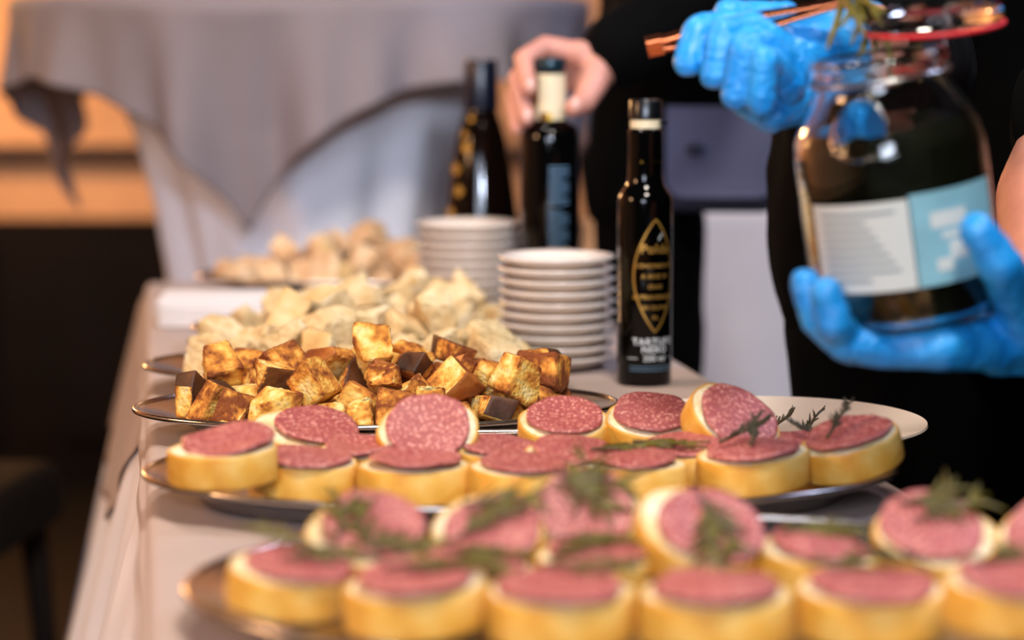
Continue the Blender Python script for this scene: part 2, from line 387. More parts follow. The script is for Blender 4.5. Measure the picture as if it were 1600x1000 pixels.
# name: centre x px, y px of the rim centre, semi axes, yaw
TRAYS = {
    'near': dict(px=1040, py=908, a=.268, b=.180, yaw=1.5),
    'salami': dict(px=816, py=731, a=.264, b=.150, yaw=2.5),
    'toast': dict(px=590, py=633, a=.197, b=.112, yaw=5),
    'bread': dict(px=556, py=568, a=.193, b=.112, yaw=1),
    'bread_far': dict(px=590, py=507, a=.190, b=.112, yaw=5),
    'mixed': dict(px=560, py=428, a=.198, b=.112, yaw=5)}
for k, t in TRAYS.items():
    c = at_z(t['px'], t['py'], TZ + TRAY_RIM); t['loc'] = Vector((c.x, c.y, TZ + .0006))
# === BUILD ===

# ------------------------------------------------------------------ the room
def struct(o): o['kind'] = 'structure'; return o
struct(box('floor', (0, 2.0, -.03), (7.0, 9.0, .06), M['floor'], bev=0))
struct(box('wall_back', (0, 5.75, 1.5), (7.0, .1, 3.0), M['wall'], bev=0))
struct(box('wall_left', (-3.5, 2.0, 1.5), (.1, 9.0, 3.0), M['wall'], bev=0))
struct(box('wall_right', (3.5, 2.0, 1.5), (.1, 9.0, 3.0), M['wood_dark'], bev=0))
struct(box('trim_1', (0, 5.675, .775), (6.8, .05, .035), M['rail'], bev=.006))
w2 = struct(box('trim_2', (0, 5.66, .31), (6.8, .08, .62), M['wood_dark'], bev=.004))
for i in range(9):
    box('panel', (-3.0 + i * .75, -.046, .02), (.60, .014, .46), M['wood_dark'], w2, bev=.006)

for x, z, lab in ((-.55, 1.50, 'red LED bar lamp on the back wall behind the tall cocktail table'), (.72, 1.68, 'red LED bar lamp high on the back wall behind the side table')):
    lamp = empty('wall_lamp', (x, 5.70, z)); tag(lamp, lab, 'lamp', 'red wall lamps')
    box('housing', (0, -.02, 0), (.46, .04, .09), M['cap_black'], lamp, bev=.006); box('led_strip', (0, -.044, 0), (.42, .008, .05), M['led'], lamp, bev=.002)

# ------------------------------------------------------------------ buffet table and its cloths
SL = -.15
def left_x(y): return -.285 + SL * (y - 1.9)
def right_x(y): return .238 - .178 * (y - 1.95)
Y0, Y1 = .93, 3.10
bt = empty('buffet_table', (0, 0, 0)); tag(bt, 'long wooden buffet table under a greige cloth carrying the food trays', 'table')
T0 = TZ - .006
Vt = []
for z in (T0 - .035, T0):
    for (x, y) in ((left_x(Y0) + .004, Y0 + .004), (right_x(Y0) - .004, Y0 + .004), (right_x(Y1) - .004, Y1 - .004), (left_x(Y1) + .004, Y1 - .004)): Vt.append((x, y, z))
mesh('table_top', Vt, [(3, 2, 1, 0), (4, 5, 6, 7), (0, 1, 5, 4), (1, 2, 6, 5), (2, 3, 7, 6), (3, 0, 4, 7)], M['table_wood'], bt, smooth=False)
for y in (Y0 + .12, Y1 - .12):
    for x in (left_x(y) + .06, right_x(y) - .06): box('leg', (x, y, (T0 - .036) / 2), (.045, .045, T0 - .036), M['table_wood'], bt)

def draped(name, z, drop, flare, mat, thick, wav, seed, extra=0.0, hem=None):
    """A cloth over the table: flat top, rounded edges and skirts that flare and fold. drop(side, s) is a length."""
    V, Fc = [], []; n_side = 150; per = []
    for i in range(n_side): y = Y0 + (Y1 - Y0) * i / n_side; per.append(('L', Vector((left_x(y), y, 0)), Vector((-1, -.15, 0)).normalized(), i / n_side))
    nb = 40
    for i in range(nb): s = i / nb; per.append(('B', Vector((left_x(Y1) + (right_x(Y1) - left_x(Y1)) * s, Y1, 0)), Vector((0, 1, 0)), s))
    for i in range(n_side): y = Y1 - (Y1 - Y0) * i / n_side; per.append(('R', Vector((right_x(y), y, 0)), Vector((1, .15, 0)).normalized(), i / n_side))
    for i in range(nb): s = i / nb; per.append(('F', Vector((right_x(Y0) + (left_x(Y0) - right_x(Y0)) * s, Y0, 0)), Vector((0, -1, 0)), s))
    N = len(per); rows = []
    prof = [(-.02, 0), (-.006, 0), (-.001, -.0015), (.0025, -.006), (.004, -.014)]
    K = 16
    for (side, p_, nrm, s), idx in zip(per, range(N)):
        p = p_; d = drop(side, s, p); col = []
        for (o, dz) in prof:
            p = p_
            if o < -.003 and side in 'LR': p = Vector((p.x, max(Y0 - o, min(Y1 + o, p.y)), 0)); p.x = left_x(p.y) if side == 'L' else right_x(p.y)
            elif o < -.003: p = Vector((max(left_x(p.y) - o, min(right_x(p.y) + o, p.x)), p.y, 0))
            col.append(Vector((p.x + nrm.x * (o + extra), p.y + nrm.y * (o + extra), z + dz)))
        p = p_
        for k in range(1, K + 1):
            t = k / K; L = .014 + (d - .014) * t
            fold = wav * min(1, L / .45) * (math.sin(idx * .42 + seed) * .6 + noise.noise(Vector((idx * .09, L, seed))) * .9)
            fs = flare if side == 'L' else .03; off = .004 + extra + fs * L + (max(fold, -fs * L * .8) if side == 'L' else max(-fs * L, min(fold, .01)))
            col.append(Vector((p.x + nrm.x * off, p.y + nrm.y * off, max(.004, z - L))))
        rows.append(col)
    m = len(rows[0])
    for c in rows: V += c
    for i in range(N):
        j = (i + 1) % N
        for k in range(m - 1): Fc.append((i * m + k, i * m + k + 1, j * m + k + 1, j * m + k))
    Fc.append(tuple(i * m for i in range(N)))
    me = make_mesh(name, V, Fc, mat); fix_normals(me); o = link(name, me)
    sol = o.modifiers.new('thickness', 'SOLIDIFY'); sol.thickness = thick; sol.offset = -1
    return o
def white_drop(side, s, p): return .742
def top_drop(side, s, p):
    if side == 'L':
        y = p.y; t = max(0, min(1, (y - 2.02) / .5)); return .022 + .16 * t * t * (3 - 2 * t)
    if side == 'B': return .18
    if side == 'R': t = max(0, min(1, (p.y - 2.0) / .5)); return .035 + .14 * t
    return .02
tc2 = draped('tablecloth', TZ - .004, white_drop, .225, M['white_cloth'], .0008, .035, 2.0)
tag(tc2, 'long white under-cloth falling from the buffet table to the floor', 'tablecloth')
tc1 = draped('tablecloth', TZ - .0008, top_drop, .235, M['cloth'], .0008, .035, 2.0, .002)
tag(tc1, 'greige linen top cloth lying on the buffet table under the trays', 'tablecloth')

# ------------------------------------------------------------------ cocktail table with tapered white cover and square overlay
CT = Vector((-.31, 3.62, 0)); CTR = .40; CTH = 1.115
ct = empty('cocktail_table', CT); tag(ct, 'tall round cocktail table hidden under a white cover and greige overlay', 'table')
lathe('table_top', [(0, CTH - .03), (CTR - .004, CTH - .03), (CTR - .004, CTH - .004), (0, CTH - .004)], M['table_wood'], ct)
lathe('pole', [(0, .03), (.035, .03), (.035, CTH - .031), (0, CTH - .031)], M['steel'], ct)
lathe('base', [(0, .0), (.25, .0), (.25, .012), (.06, .03), (0, .03)], M['steel'], ct)
V, Fc = [], []; N = 160
prof = [(.0, CTH - .002), (.37, CTH - .002), (CTR, CTH - .004), (CTR + .002, CTH - .02), (.335, 1.06), (.285, 1.0), (.25, .92), (.222, .82), (.203, .72), (.19, .6), (.19, .48), (.205, .35), (.235, .2), (.27, .08), (.285, .006)]
prof2 = []
for (r0, z0), (r1, z1) in zip(prof[:-1], prof[1:]):
    for s in range(3): prof2.append((r0 + (r1 - r0) * s / 3, z0 + (z1 - z0) * s / 3))
prof2.append(prof[-1])
for r, z in prof2:
    for i in range(N):
        a = 2 * math.pi * i / N; f = max(0, min(1, (CTH - .06 - z) / .3))
        rr = r + f * .010 * (math.sin(a * 9 + 1.2) + .6 * math.sin(a * 17 + z * 3))
        V.append((rr * math.cos(a), rr * math.sin(a), z))
for k in range(len(prof2) - 1):
    for i in range(N): j = (i + 1) % N; Fc.append((k * N + i, k * N + j, (k + 1) * N + j, (k + 1) * N + i))
cc = mesh('table_cover', V, Fc, M['white_cloth'], None, loc=CT); fix_normals(cc.data)
tag(cc, 'white tapered cover fitted on the tall cocktail table', 'tablecloth')
# overlay: a square of linen on the round top, corners hanging
V, Fc = [], []; N = 240; HS = .525; PH = R(-98)
K = 22; top_r = [0.001, .1, .2, .3, .36, .39]
for k in range(len(top_r) + K):
    for i in range(N):
        a = 2 * math.pi * i / N; q = a - PH
        fold = (q + math.pi / 4) % (math.pi / 2) - math.pi / 4            # 0 at a corner
        Rs = HS / max(abs(math.cos(q + math.pi / 4)), abs(math.sin(q + math.pi / 4))); L = max(.05, Rs - CTR)
        if k < len(top_r): r, z = top_r[k], CTH + .0015
        else:
            t = (k - len(top_r) + 1) / K; s = L * t; arc = min(s, .025)
            corner = max(0, 1 - abs(fold) / R(45)); 
            r = CTR + .006 + .02 * math.sin(arc / .025 * math.pi / 2) - .02 + .02
            hang = max(0, s - .025)
            r += hang * (.20 * (1 - corner) - .30 * corner) + min(1, hang * 6) * .020 * (math.sin(a * 13 + .7) + .5 * math.sin(a * 29))
            z = CTH + .0015 - .016 * (1 - math.cos(arc / .025 * math.pi / 2)) - hang * .97
        V.append((r * math.cos(a), r * math.sin(a), z))
tot = len(top_r) + K
for k in range(tot - 1):
    for i in range(N): j = (i + 1) % N; Fc.append((k * N + i, k * N + j, (k + 1) * N + j, (k + 1) * N + i))
ov = mesh('table_overlay', V, Fc, M['overlay'], None, loc=CT); fix_normals(ov.data)
md = ov.modifiers.new('thickness', 'SOLIDIFY'); md.thickness = .001; md.offset = 1
tag(ov, 'greige square overlay with pointed corners hanging from the tall cocktail table', 'tablecloth')

# ------------------------------------------------------------------ white clothed side table at the back
st = empty('side_table', (.55, 4.6, 0)); tag(st, 'low side table under a white cloth behind the person with the bag', 'table')
box('table_top', (0, 0, .73), (.76, .66, .03), M['table_wood'], st)
for sx in (-1, 1):
    for sy in (-1, 1): box('leg', (sx * .33, sy * .28, .357), (.045, .045, .712), M['table_wood'], st)
V, Fc = [], []; per = []
for i in range(40): per.append((-.39 + .78 * i / 40, -.34))
for i in range(34): per.append((.39, -.34 + .68 * i / 34))
for i in range(40): per.append((.39 - .78 * i / 40, .34))
for i in range(34): per.append((-.39, .34 - .68 * i / 34))
N = len(per); zs = [.748, .7475, .735] + [.72 - .715 * k / 10 for k in range(11)]
for k, z in enumerate(zs):
    for i, (x, y) in enumerate(per):
        f = [-.02, 0, .004][k] if k < 3 else .004 + (.72 - z) * .06 * (1 + .8 * math.sin(i * .55))
        l = math.hypot(x, y); V.append((x + x / l * f, y + y / l * f, z))
for k in range(len(zs) - 1):
    for i in range(N): j = (i + 1) % N; Fc.append((k * N + i, k * N + j, (k + 1) * N + j, (k + 1) * N + i))
Fc.append(tuple(range(N)))
sc = mesh('tablecloth', V, Fc, M['white_cloth'], None, loc=(.55, 4.6, 0)); fix_normals(sc.data)
tag(sc, 'white cloth on the low side table behind the person with the bag', 'tablecloth')

# ------------------------------------------------------------------ dark chair at the left
ch = empty('dining_chair', (-.86, 3.05, 0), (0, 0, R(172))); tag(ch, 'black upholstered dining chair with a rounded backrest beside the buffet table', 'chair')
box('seat', (0, 0, .45), (.46, .46, .09), M['leather_black'], ch, bev=.03, seg=4)
V, Fc = [], []; n = 20; W, H, TH = .225, .50, .035; ol = []
for i in range(n + 1): a = math.pi * i / n; ol.append((W * math.copysign(abs(math.cos(a)) ** .55, math.cos(a)), H - .11 + .11 * math.sin(a) ** .6))
ol = [(W, 0)] + ol + [(-W, 0)]
for s in (-1, -.8, .8, 1):
    for (x, z) in ol:
        sc_ = .965 if abs(s) == 1 else 1
        V.append((x * sc_, s * TH - .05 * (1 - (x / W) ** 2) * -.35, z * sc_))
m = len(ol)
for k in range(3):
    for i in range(m): j = (i + 1) % m; Fc.append((k * m + i, k * m + j, (k + 1) * m + j, (k + 1) * m + i))
Fc.append(tuple(range(m))[::-1]); Fc.append(tuple(3 * m + i for i in range(m)))
br = mesh('backrest', V, Fc, M['leather_black'], ch, loc=(0, .205, .41), rot=(R(-9), 0, 0)); fix_normals(br.data)
for sx in (-1, 1):
    for sy in (-1, 1): tube('leg', [(sx * .19, sy * .19, .42), (sx * .215, sy * .215, .003)], [.02, .013], M['wood_dark'], ch)

# ------------------------------------------------------------------ trays
TRAY_LABEL = {
    'near': 'oval steel tray of salami crostini strewn with green herbs, frontmost on the table',
    'salami': 'oval steel tray of salami crostini standing between the croutons and the herb-strewn tray',
    'toast': 'oval steel tray heaped with golden brown toasted croutons',
    'bread': 'oval steel tray of pale torn bread right behind the toasted croutons',
    'bread_far': 'oval steel tray of pale bread standing beside the folded napkins',
    'mixed': 'oval steel tray of orange-tinged bread at the far end of the table'}
for k, t in TRAYS.items():
    e = empty('serving_tray', t['loc'], (0, 0, R(t['yaw']))); tag(e, TRAY_LABEL[k], 'tray', 'oval steel serving trays'); t['obj'] = e
    link('dish', tray_mesh('dish', t['a'], t['b']), e)
    V, Fc = rim_data(t['a'], t['b']); mesh('rim', V, Fc, M['steel'], e)

# ------------------------------------------------------------------ piles of bread
PILES = {
    'toast': [[0,118,30,23,115,86,25],[0,40,40,22,63,87,-92],[7,103,-35,21,-42,-98,-106],[0,-56,11,30,-62,-40,94],[2,28,67,22,-8,-14,126],[6,-45,-20,24,-5,-178,32],[2,87,6,21,100,3,-75],[7,143,0,19,18,4,-128],[4,-78,21,22,-30,-4,-139],[6,-104,-17,25,95,0,-89],[7,-110,21,21,67,-93,71],[5,52,12,27,-54,87,71],[0,-5,-24,20,164,-23,-25],[4,1,0,18,-4,3,-108],[4,-74,66,26,95,-77,-49],[0,47,-19,22,58,86,36],[4,61,-58,20,26,110,102],[5,17,43,27,-119,110,19],[6,64,56,30,-133,115,18],[7,38,-47,18,9,3,166],[2,-76,-13,23,50,-116,-42],[4,-15,-73,26,73,-3,-3],[2,-139,6,23,-24,103,25],[6,-18,-48,29,-98,26,-21],[4,14,-49,20,48,-84,-48],[7,66,-32,21,54,-93,109],[2,-19,43,20,34,-156,-8],[3,-60,47,25,-53,97,-98],[2,-95,48,21,8,13,-41],[5,24,-18,26,10,39,96],[3,11,-73,29,17,-77,64],[4,109,-5,18,-136,85,43],[5,-35,18,22,-177,-16,-60],[4,-15,70,24,-34,-111,108],[5,132,20,50,22,13,12],[5,-42,65,31,60,-73,-101],[7,-128,37,27,-39,-58,-118],[3,60,-44,47,126,-21,118],[4,5,-56,53,7,-20,-117],[4,-98,12,37,33,-142,-91],[2,-115,-49,26,101,19,68],[5,-150,-12,31,-13,-66,71],[0,5,-28,45,22,-136,-90],[1,137,-14,48,178,19,63],[1,-9,55,44,-18,167,73],[1,-51,-53,49,51,1,58],[2,70,22,29,-59,7,86],[2,38,-88,32,88,108,73],[1,16,16,42,71,119,36],[6,-126,2,54,-105,47,96],[5,88,-57,27,-112,-10,-76],[5,136,48,28,5,-7,-5],[4,28,-52,40,-109,-135,20],[4,143,26,25,-107,2,152],[4,-39,-67,24,-9,-111,-88],[5,-134,-31,30,-144,-63,7],[0,66,-9,49,118,16,110],[1,-104,75,38,11,73,95],[6,94,53,30,77,23,-114],[0,130,-29,27,-35,50,22],[6,-76,-1,55,-26,35,117],[7,-69,-46,21,85,0,135],[5,31,-6,49,-97,-39,-130],[0,31,58,51,-49,51,-3],[2,-84,-37,50,-68,13,34],[3,-37,28,51,-52,26,30],[0,86,-19,43,121,32,90],[5,-19,0,37,-45,-21,65],[1,-4,-5,69,95,52,-87],[3,-82,-64,30,-12,-79,50],[6,109,-52,50,-81,28,38],[7,-86,29,47,76,20,165],[5,67,68,54,-73,1,109]],
    'bread': [[1,38,76,25,-15,-13,125],[5,-17,-8,53,94,48,48],[3,64,8,22,26,85,109],[1,-80,-49,21,-4,-15,-99],[3,-38,-22,26,-157,-31,-33],[5,46,-29,28,94,4,80],[3,9,42,26,48,1,19],[5,16,-11,34,-80,4,86],[5,44,25,40,-64,21,40],[1,138,9,26,-46,142,51],[2,69,54,23,-9,160,44],[4,-138,-26,27,-75,0,127],[4,114,-33,23,-3,-2,63],[3,-8,71,28,-106,-17,-51],[3,-44,-68,25,30,179,-12],[4,-13,11,20,-1,-167,-20],[3,20,-63,24,-4,106,84],[2,81,-57,22,19,7,168],[1,-75,25,18,-5,-3,150],[5,-126,4,27,85,8,131],[4,88,-24,21,6,-5,-18],[4,-37,42,22,-2,98,-31],[4,-63,55,23,7,18,-93],[5,-69,51,53,44,137,43],[5,-27,76,64,-93,-22,52],[3,-73,-12,24,0,142,-72],[0,-114,-44,34,-85,-179,0],[5,-41,15,45,-113,-26,53],[1,16,30,52,-90,-10,71],[1,120,40,34,-5,-72,-128],[1,100,13,35,-47,-32,173],[3,-60,-39,48,49,-32,-112],[3,77,-30,41,-9,157,-24],[5,66,93,41,0,99,-160],[5,-123,41,34,10,101,-101],[1,123,-10,46,-151,7,52],[0,90,37,21,-5,7,53],[5,128,-68,38,-169,13,8],[0,-6,-40,26,34,-7,-20],[4,-31,-55,44,37,6,159],[0,-88,1,42,10,-11,-100],[5,73,47,58,-117,28,96]],
    'bread_far': [[4,30,-24,20,-10,85,-168],[0,93,49,25,178,-10,64],[0,13,58,27,112,-46,24],[5,-97,50,31,88,-4,96],[5,55,55,29,87,1,73],[4,-117,5,21,8,1,45],[1,-54,60,35,9,-59,-142],[3,-35,-50,20,2,2,-3],[1,-60,19,42,-1,-175,-38],[3,-39,-1,26,64,4,-116],[1,-8,-9,25,3,-30,71],[1,-14,70,35,46,61,115],[2,-76,2,26,122,-4,-58],[4,-64,37,23,72,-44,-71],[4,113,13,20,0,85,-56],[5,-23,40,40,90,-42,-39],[0,51,-58,25,169,-9,-27],[1,7,-50,25,86,173,1],[0,86,-25,26,105,-42,6],[2,-3,23,24,-139,-31,29],[3,121,-30,29,-55,-93,-107],[2,26,6,30,-14,-127,46],[3,76,19,28,-135,-55,35],[0,-98,-14,43,-4,-12,-75],[3,-64,-35,22,-147,96,24],[1,-128,-30,26,-176,53,7],[5,65,-9,44,-56,-21,177],[0,38,49,57,-21,23,162],[4,139,-8,22,113,81,-53],[1,-94,-33,27,0,-174,85],[2,26,26,52,70,151,-19],[4,139,26,24,-144,72,48],[4,46,17,34,17,140,24],[4,-70,91,31,-26,97,-87],[1,94,37,49,131,37,-34],[1,53,-49,43,-20,-4,27],[2,-8,3,48,16,-10,-115]],
    'mixed': [[2,-14,-12,20,-50,-83,-126],[3,-15,24,42,-24,-8,171],[0,-63,-46,24,-10,10,76],[0,142,42,29,-19,1,144],[4,-41,-76,40,17,-100,-110],[3,-41,65,41,102,-36,31],[0,-1,-35,36,-47,48,-145],[4,30,-36,16,5,1,82],[1,98,28,25,-85,-5,8],[1,-80,12,24,0,-2,-4],[2,-25,-52,28,118,24,87],[3,120,-40,26,121,23,77],[4,-25,37,26,-149,-9,34],[0,65,67,40,-9,-42,176],[3,27,-3,28,82,4,169],[3,33,59,30,132,64,58],[0,-105,-36,25,110,13,-65],[2,91,-14,22,-97,17,131],[0,-46,-10,36,9,99,-152],[4,-18,-20,63,145,-21,-104],[4,61,24,26,54,-2,-74],[4,19,33,16,6,0,1],[2,-71,51,22,31,131,-38],[0,-135,10,25,90,-11,94],[2,-8,70,29,17,-6,23],[4,36,20,40,-55,38,-17],[1,-148,-40,29,9,176,-53],[0,73,-60,34,5,28,-164],[4,69,-5,42,-70,57,-52],[0,140,-2,26,6,-10,-24],[1,-86,-27,47,-46,-43,-110],[1,11,40,65,168,-18,-45],[2,-41,-40,58,1,-22,-68],[0,55,-24,39,100,67,-48]],
}

CH = chunk_sets()
LAB = {
    'toast': ['golden toasted crouton with one brown crusted side, in the crouton tray', 'large wedge-shaped toasted crouton with a brown crust, in the crouton tray', 'toasted crouton with nearly black rye crust on two sides, in the crouton tray',
              'toasted crouton crusted brown on two adjoining sides, in the crouton tray', 'small crustless golden crouton in the crouton tray', 'crouton almost covered in dark burnt crust, in the crouton tray',
              'tall tapering toasted crouton with a brown crust, in the crouton tray', 'crustless toasted crouton with slanting sides, in the crouton tray'],
    'bread': ['pale bread lump with a thin tan crust, in the tray behind the croutons', 'large crustless pale bread lump in the tray behind the croutons', 'blocky pale bread lump with tan crust, in the tray behind the croutons',
              'crustless pale bread lump with slanting sides, in the tray behind the croutons', 'small pale bread wedge with tan crust, in the tray behind the croutons', 'big tapering pale bread lump with tan crust, in the tray behind the croutons'],
    'mixed': ['orange-tinged bread lump with tan crust on the far tray', 'large crustless orange-tinged bread lump on the far tray', 'orange-tinged bread block with two crusted sides on the far tray', 'crustless slanting orange-tinged bread lump on the far tray', 'small orange-tinged bread wedge on the far tray']}
LAB['bread_far'] = [s.replace('in the tray behind the croutons', 'in the tray beside the folded napkins') for s in LAB['bread']]
GRP = {'toast': 'toasted croutons heaped on a tray', 'bread': 'pale bread lumps heaped behind the croutons', 'bread_far': 'pale bread lumps heaped beside the napkins', 'mixed': 'orange-tinged bread lumps on the far tray'}
CSET = {'toast': ('toast', 'toasted_crouton', 'crouton'), 'bread': ('pale', 'bread_lump', 'bread'), 'bread_far': ('pale', 'bread_lump', 'bread'), 'mixed': ('mixed', 'bread_lump', 'bread')}
for k, items in PILES.items():
    t = TRAYS[k]; sname, nm, cat = CSET[k]; Mz = Matrix.Translation(t['loc']) @ Matrix.Rotation(R(t['yaw']), 4, 'Z')
    for v, x, y, z, rx, ry, rz in items:
        o = link(nm, CH[sname][v]); o.matrix_world = Mz @ Matrix.Translation((x / 1000, y / 1000, z / 1000)) @ Euler((R(rx), R(ry), R(rz))).to_matrix().to_4x4()
        tag(o, LAB[k][v], cat, GRP[k])

# ------------------------------------------------------------------ crostini
def bread_outline(seed, n=44, a=.0365, b=.031):
    rnd = random.Random(seed); ph = [rnd.uniform(0, 6.28) for _ in range(4)]
    return [((a * (1 + .025 * math.sin(2 * q + ph[0]) + .02 * math.sin(3 * q + ph[1]) + .008 * math.sin(7 * q + ph[2]))) * math.cos(q),
             (b * (1 + .03 * math.sin(2 * q + ph[1]) + .02 * math.sin(3 * q + ph[3]))) * math.sin(q)) for q in [2 * math.pi * i / n for i in range(n)]]
BT = .0220
def bread_meshes(seed):
    ol = bread_outline(seed); n = len(ol)
    def rings(prof, cap):
        V, Fc = [], []
        for s, z in prof: V += [(x * s, y * s, z + .0006 * noise.noise(Vector((x * 120, y * 120, seed)))) for x, y in ol]
        for k in range(len(prof) - 1):
            for i in range(n): j = (i + 1) % n; Fc.append((k * n + i, k * n + j, (k + 1) * n + j, (k + 1) * n + i))
        if cap: Fc.append(tuple(range(n))[::-1]); Fc.append(tuple((len(prof) - 1) * n + i for i in range(n)))
        else:
            L = (len(prof) - 1) * n
            for i in range(n): j = (i + 1) % n; Fc.append((L + i, L + j, j, i))
        return V, Fc
    h = BT / 2
    V, Fc = rings([(.955, -h), (.985, -h), (1.0, -h + .002), (1.012, 0), (1.0, h - .002), (.985, h), (.955, h), (.95, 0)], False)
    cr = make_mesh('crust', V, Fc, M['crust']); fix_normals(cr)
    V, Fc = rings([(.3, -h + .0005), (.953, -h + .0002), (.948, 0), (.953, h - .0002), (.85, h + .0006), (.6, h + .0008), (.3, h + .0004)], True)
    cb = make_mesh('crumb', V, Fc, M['crumb']); fix_normals(cb)
    return cr, cb
def salami_mesh(seed, r=.0295, th=.0028, wave=.0016):
    V, Fc = [], []; n = 48; rnd = random.Random(seed); p = [rnd.uniform(0, 6.28) for _ in range(4)]
    rs = [.0, .2, .4, .6, .8, .93, 1.0]
    def wz(x, y): return wave * (math.sin(x * 110 + p[0]) + math.sin(y * 95 + p[1])) * .5 + .0006 * noise.noise(Vector((x * 300, y * 300, seed)))
    for s in (1, -1):
        for q in rs:
            for i in range(n):
                a = 2 * math.pi * i / n; rr = r * q * (1 + q * (.02 * math.sin(3 * a + p[2]) + .012 * math.sin(8 * a + p[3]))) - (0 if s > 0 or q < 1 else 0)
                x, y = rr * math.cos(a), rr * math.sin(a) * .98
                V.append((x, y, wz(x, y) + s * th / 2 * (1 if q < .99 else .6)))
    m = len(rs)
    for s in range(2):
        for k in range(m - 1):
            for i in range(n): j = (i + 1) % n; b = s * m * n; Fc.append((b + k * n + i, b + k * n + j, b + (k + 1) * n + j, b + (k + 1) * n + i))
    for i in range(n): j = (i + 1) % n; Fc.append(((m - 1) * n + i, (m - 1) * n + j, (2 * m - 1) * n + j, (2 * m - 1) * n + i))
    me = make_mesh('salami_slice', V, Fc, M['salami'])
    bm = bmesh.new(); bm.from_mesh(me); bmesh.ops.remove_doubles(bm, verts=bm.verts, dist=1e-7); bmesh.ops.recalc_face_normals(bm, faces=bm.faces); bm.to_mesh(me); bm.free()
    return me
def sprig_mesh(seed, L=.05, mat='herb', curl=.5, nl=14, flat=True):
    """Wilted rosemary: a bent stem with long soft leaves lying along it, or (flat=False) a stiff stalk of needles."""
    rnd = random.Random(seed); pts = []; p = Vector((-L / 2, 0, .0016)); a = 0
    for i in range(12):
        pts.append(p.copy()); a += rnd.uniform(-.5, .55) * curl * .5; p = p + Vector((math.cos(a), math.sin(a), 0 if flat else .25)) * (L / 11)
    V, Fc = tube_data(pts, [.0013] * 11 + [.0006], 6); idx = [0] * len(Fc)
    for i in range(nl):
        f = rnd.uniform(.02, 1) * 10.99; k = int(f); b = pts[k].lerp(pts[k + 1], f - k); t = (pts[k + 1] - pts[k]).normalized()
        s = rnd.choice((-1, 1)); side = Vector((-t.y, t.x, 0)) * s; l = rnd.uniform(.014, .026) if flat else rnd.uniform(.006, .013); w = rnd.uniform(.0011, .0019) if flat else .0009
        d0 = (t * .8 + side * rnd.uniform(.2, .7) + Vector((0, 0, rnd.uniform(0, .18) if flat else rnd.uniform(.1, .7)))).normalized()
        prev = b; d = d0; c0 = len(V)
        for j in range(5):
            q = d.cross(Vector((0, 0, 1))).normalized(); ww = w * (.5, 1, 1, .7, .1)[j]
            V += [prev - q * ww, prev + Vector((0, 0, .0009)), prev + q * ww, prev - Vector((0, 0, .0006))]
            prev = prev + d * (l / 4); d = (d + side * rnd.uniform(-.15, .25) - Vector((0, 0, .10 if flat else 0))).normalized(); prev.z = max(prev.z, .0004)
        for j in range(4):
            for m in range(4): n_ = (m + 1) % 4; Fc.append((c0 + j * 4 + m, c0 + j * 4 + n_, c0 + j * 4 + 4 + n_, c0 + j * 4 + 4 + m)); idx.append(1)
    return make_mesh('rosemary_sprig', V, Fc, [M['stem'], M[mat]], True, idx)
BRD = [bread_meshes(s) for s in range(6)]; SAL = [salami_mesh(s, .0308, .0026, .0014 if s % 2 else .0026) for s in range(6)]
SPR = [sprig_mesh(s, .042, 'herb', .9) if s % 3 else sprig_mesh(s, .036, 'herb_dark', .3, 22, False) for s in range(6)]
CRS = []
def tray_height(t, x, y):
    d = Vector((x, y)) - t['loc'].xy; q = R(-t['yaw']); d = Vector((d.x * math.cos(q) - d.y * math.sin(q), d.x * math.sin(q) + d.y * math.cos(q)))
    rho = math.hypot(d.x / t['a'], d.y / t['b']); w = tray_w(t['a'])
    if rho < 1e-4: return .0085
    g = math.hypot(d.x / t['a'] ** 2, d.y / t['b'] ** 2) / rho; ins = (1 - rho) / g
    if ins < 0: return .0 if ins < -.004 else .024
    P = [(0, .024), (.004, .0222), (w * .5, .0184), (w - .006, .0146), (w, .0119), (w + .008, .0092), (w + .016, .0086), (9, .0086)]
    for (d0, z0), (d1, z1) in zip(P[:-1], P[1:]):
        if ins <= d1: return z0 + (z1 - z0) * (ins - d0) / (d1 - d0)
def crostini(tray, px, py, tilt=0, roll=0, yaw=0, sx=1.0, lift=0, soff=(0, 0), sprigs=(), label='', stilt=(0, 0), nosal=False):
    i = len(CRS); t = TRAYS[tray]; zf = t['loc'].z + TRAY_FLOOR
    a_, b_ = .0375 * sx, .0318 * sx; al, be = R(tilt), R(roll)
    h = math.sqrt((b_ * math.sin(al)) ** 2 + (a_ * math.sin(be)) ** 2) + BT / 2 * math.cos(al) * math.cos(be)
    RM = Matrix.Rotation(be, 3, 'Y') @ Matrix.Rotation(al, 3, 'X') @ Matrix.Rotation(R(yaw), 3, 'Z'); zc = zf + h
    under = [RM @ Vector((a_ * q * math.cos(k * .3), b_ * q * math.sin(k * .3), -BT / 2 * sx)) for k in range(21) for q in (.5, 1)]
    for _ in range(4):
        c = at_z(px, py, zc)
        zc = max(t['loc'].z + tray_height(t, c.x + u.x, c.y + u.y) - u.z for u in under) + .0005 + lift
    c = at_z(px, py, zc)
    e = empty('salami_crostini', c); e.rotation_euler = RM.to_euler(); e.scale = (sx,) * 3
    cr, cb = BRD[i % 6]; link('crust', cr, e); link('crumb', cb, e)
    s = link('salami_slice', SAL[(i * 5 + 1) % 6], e, (soff[0], soff[1], BT / 2 + (.0040 if i % 2 == 0 else .0050)), (R(stilt[0]), R(stilt[1]), i * 1.3))
    for (x, y, a, v) in sprigs: link('rosemary_sprig', SPR[v], e, (x, y, BT / 2 + .0072), (0, 0, R(a)))
    tag(e, label, 'crostini', 'salami crostini on the ' + ('herb-strewn tray' if tray == 'near' else 'middle tray')); CRS.append(e); return e
A = 'salami'
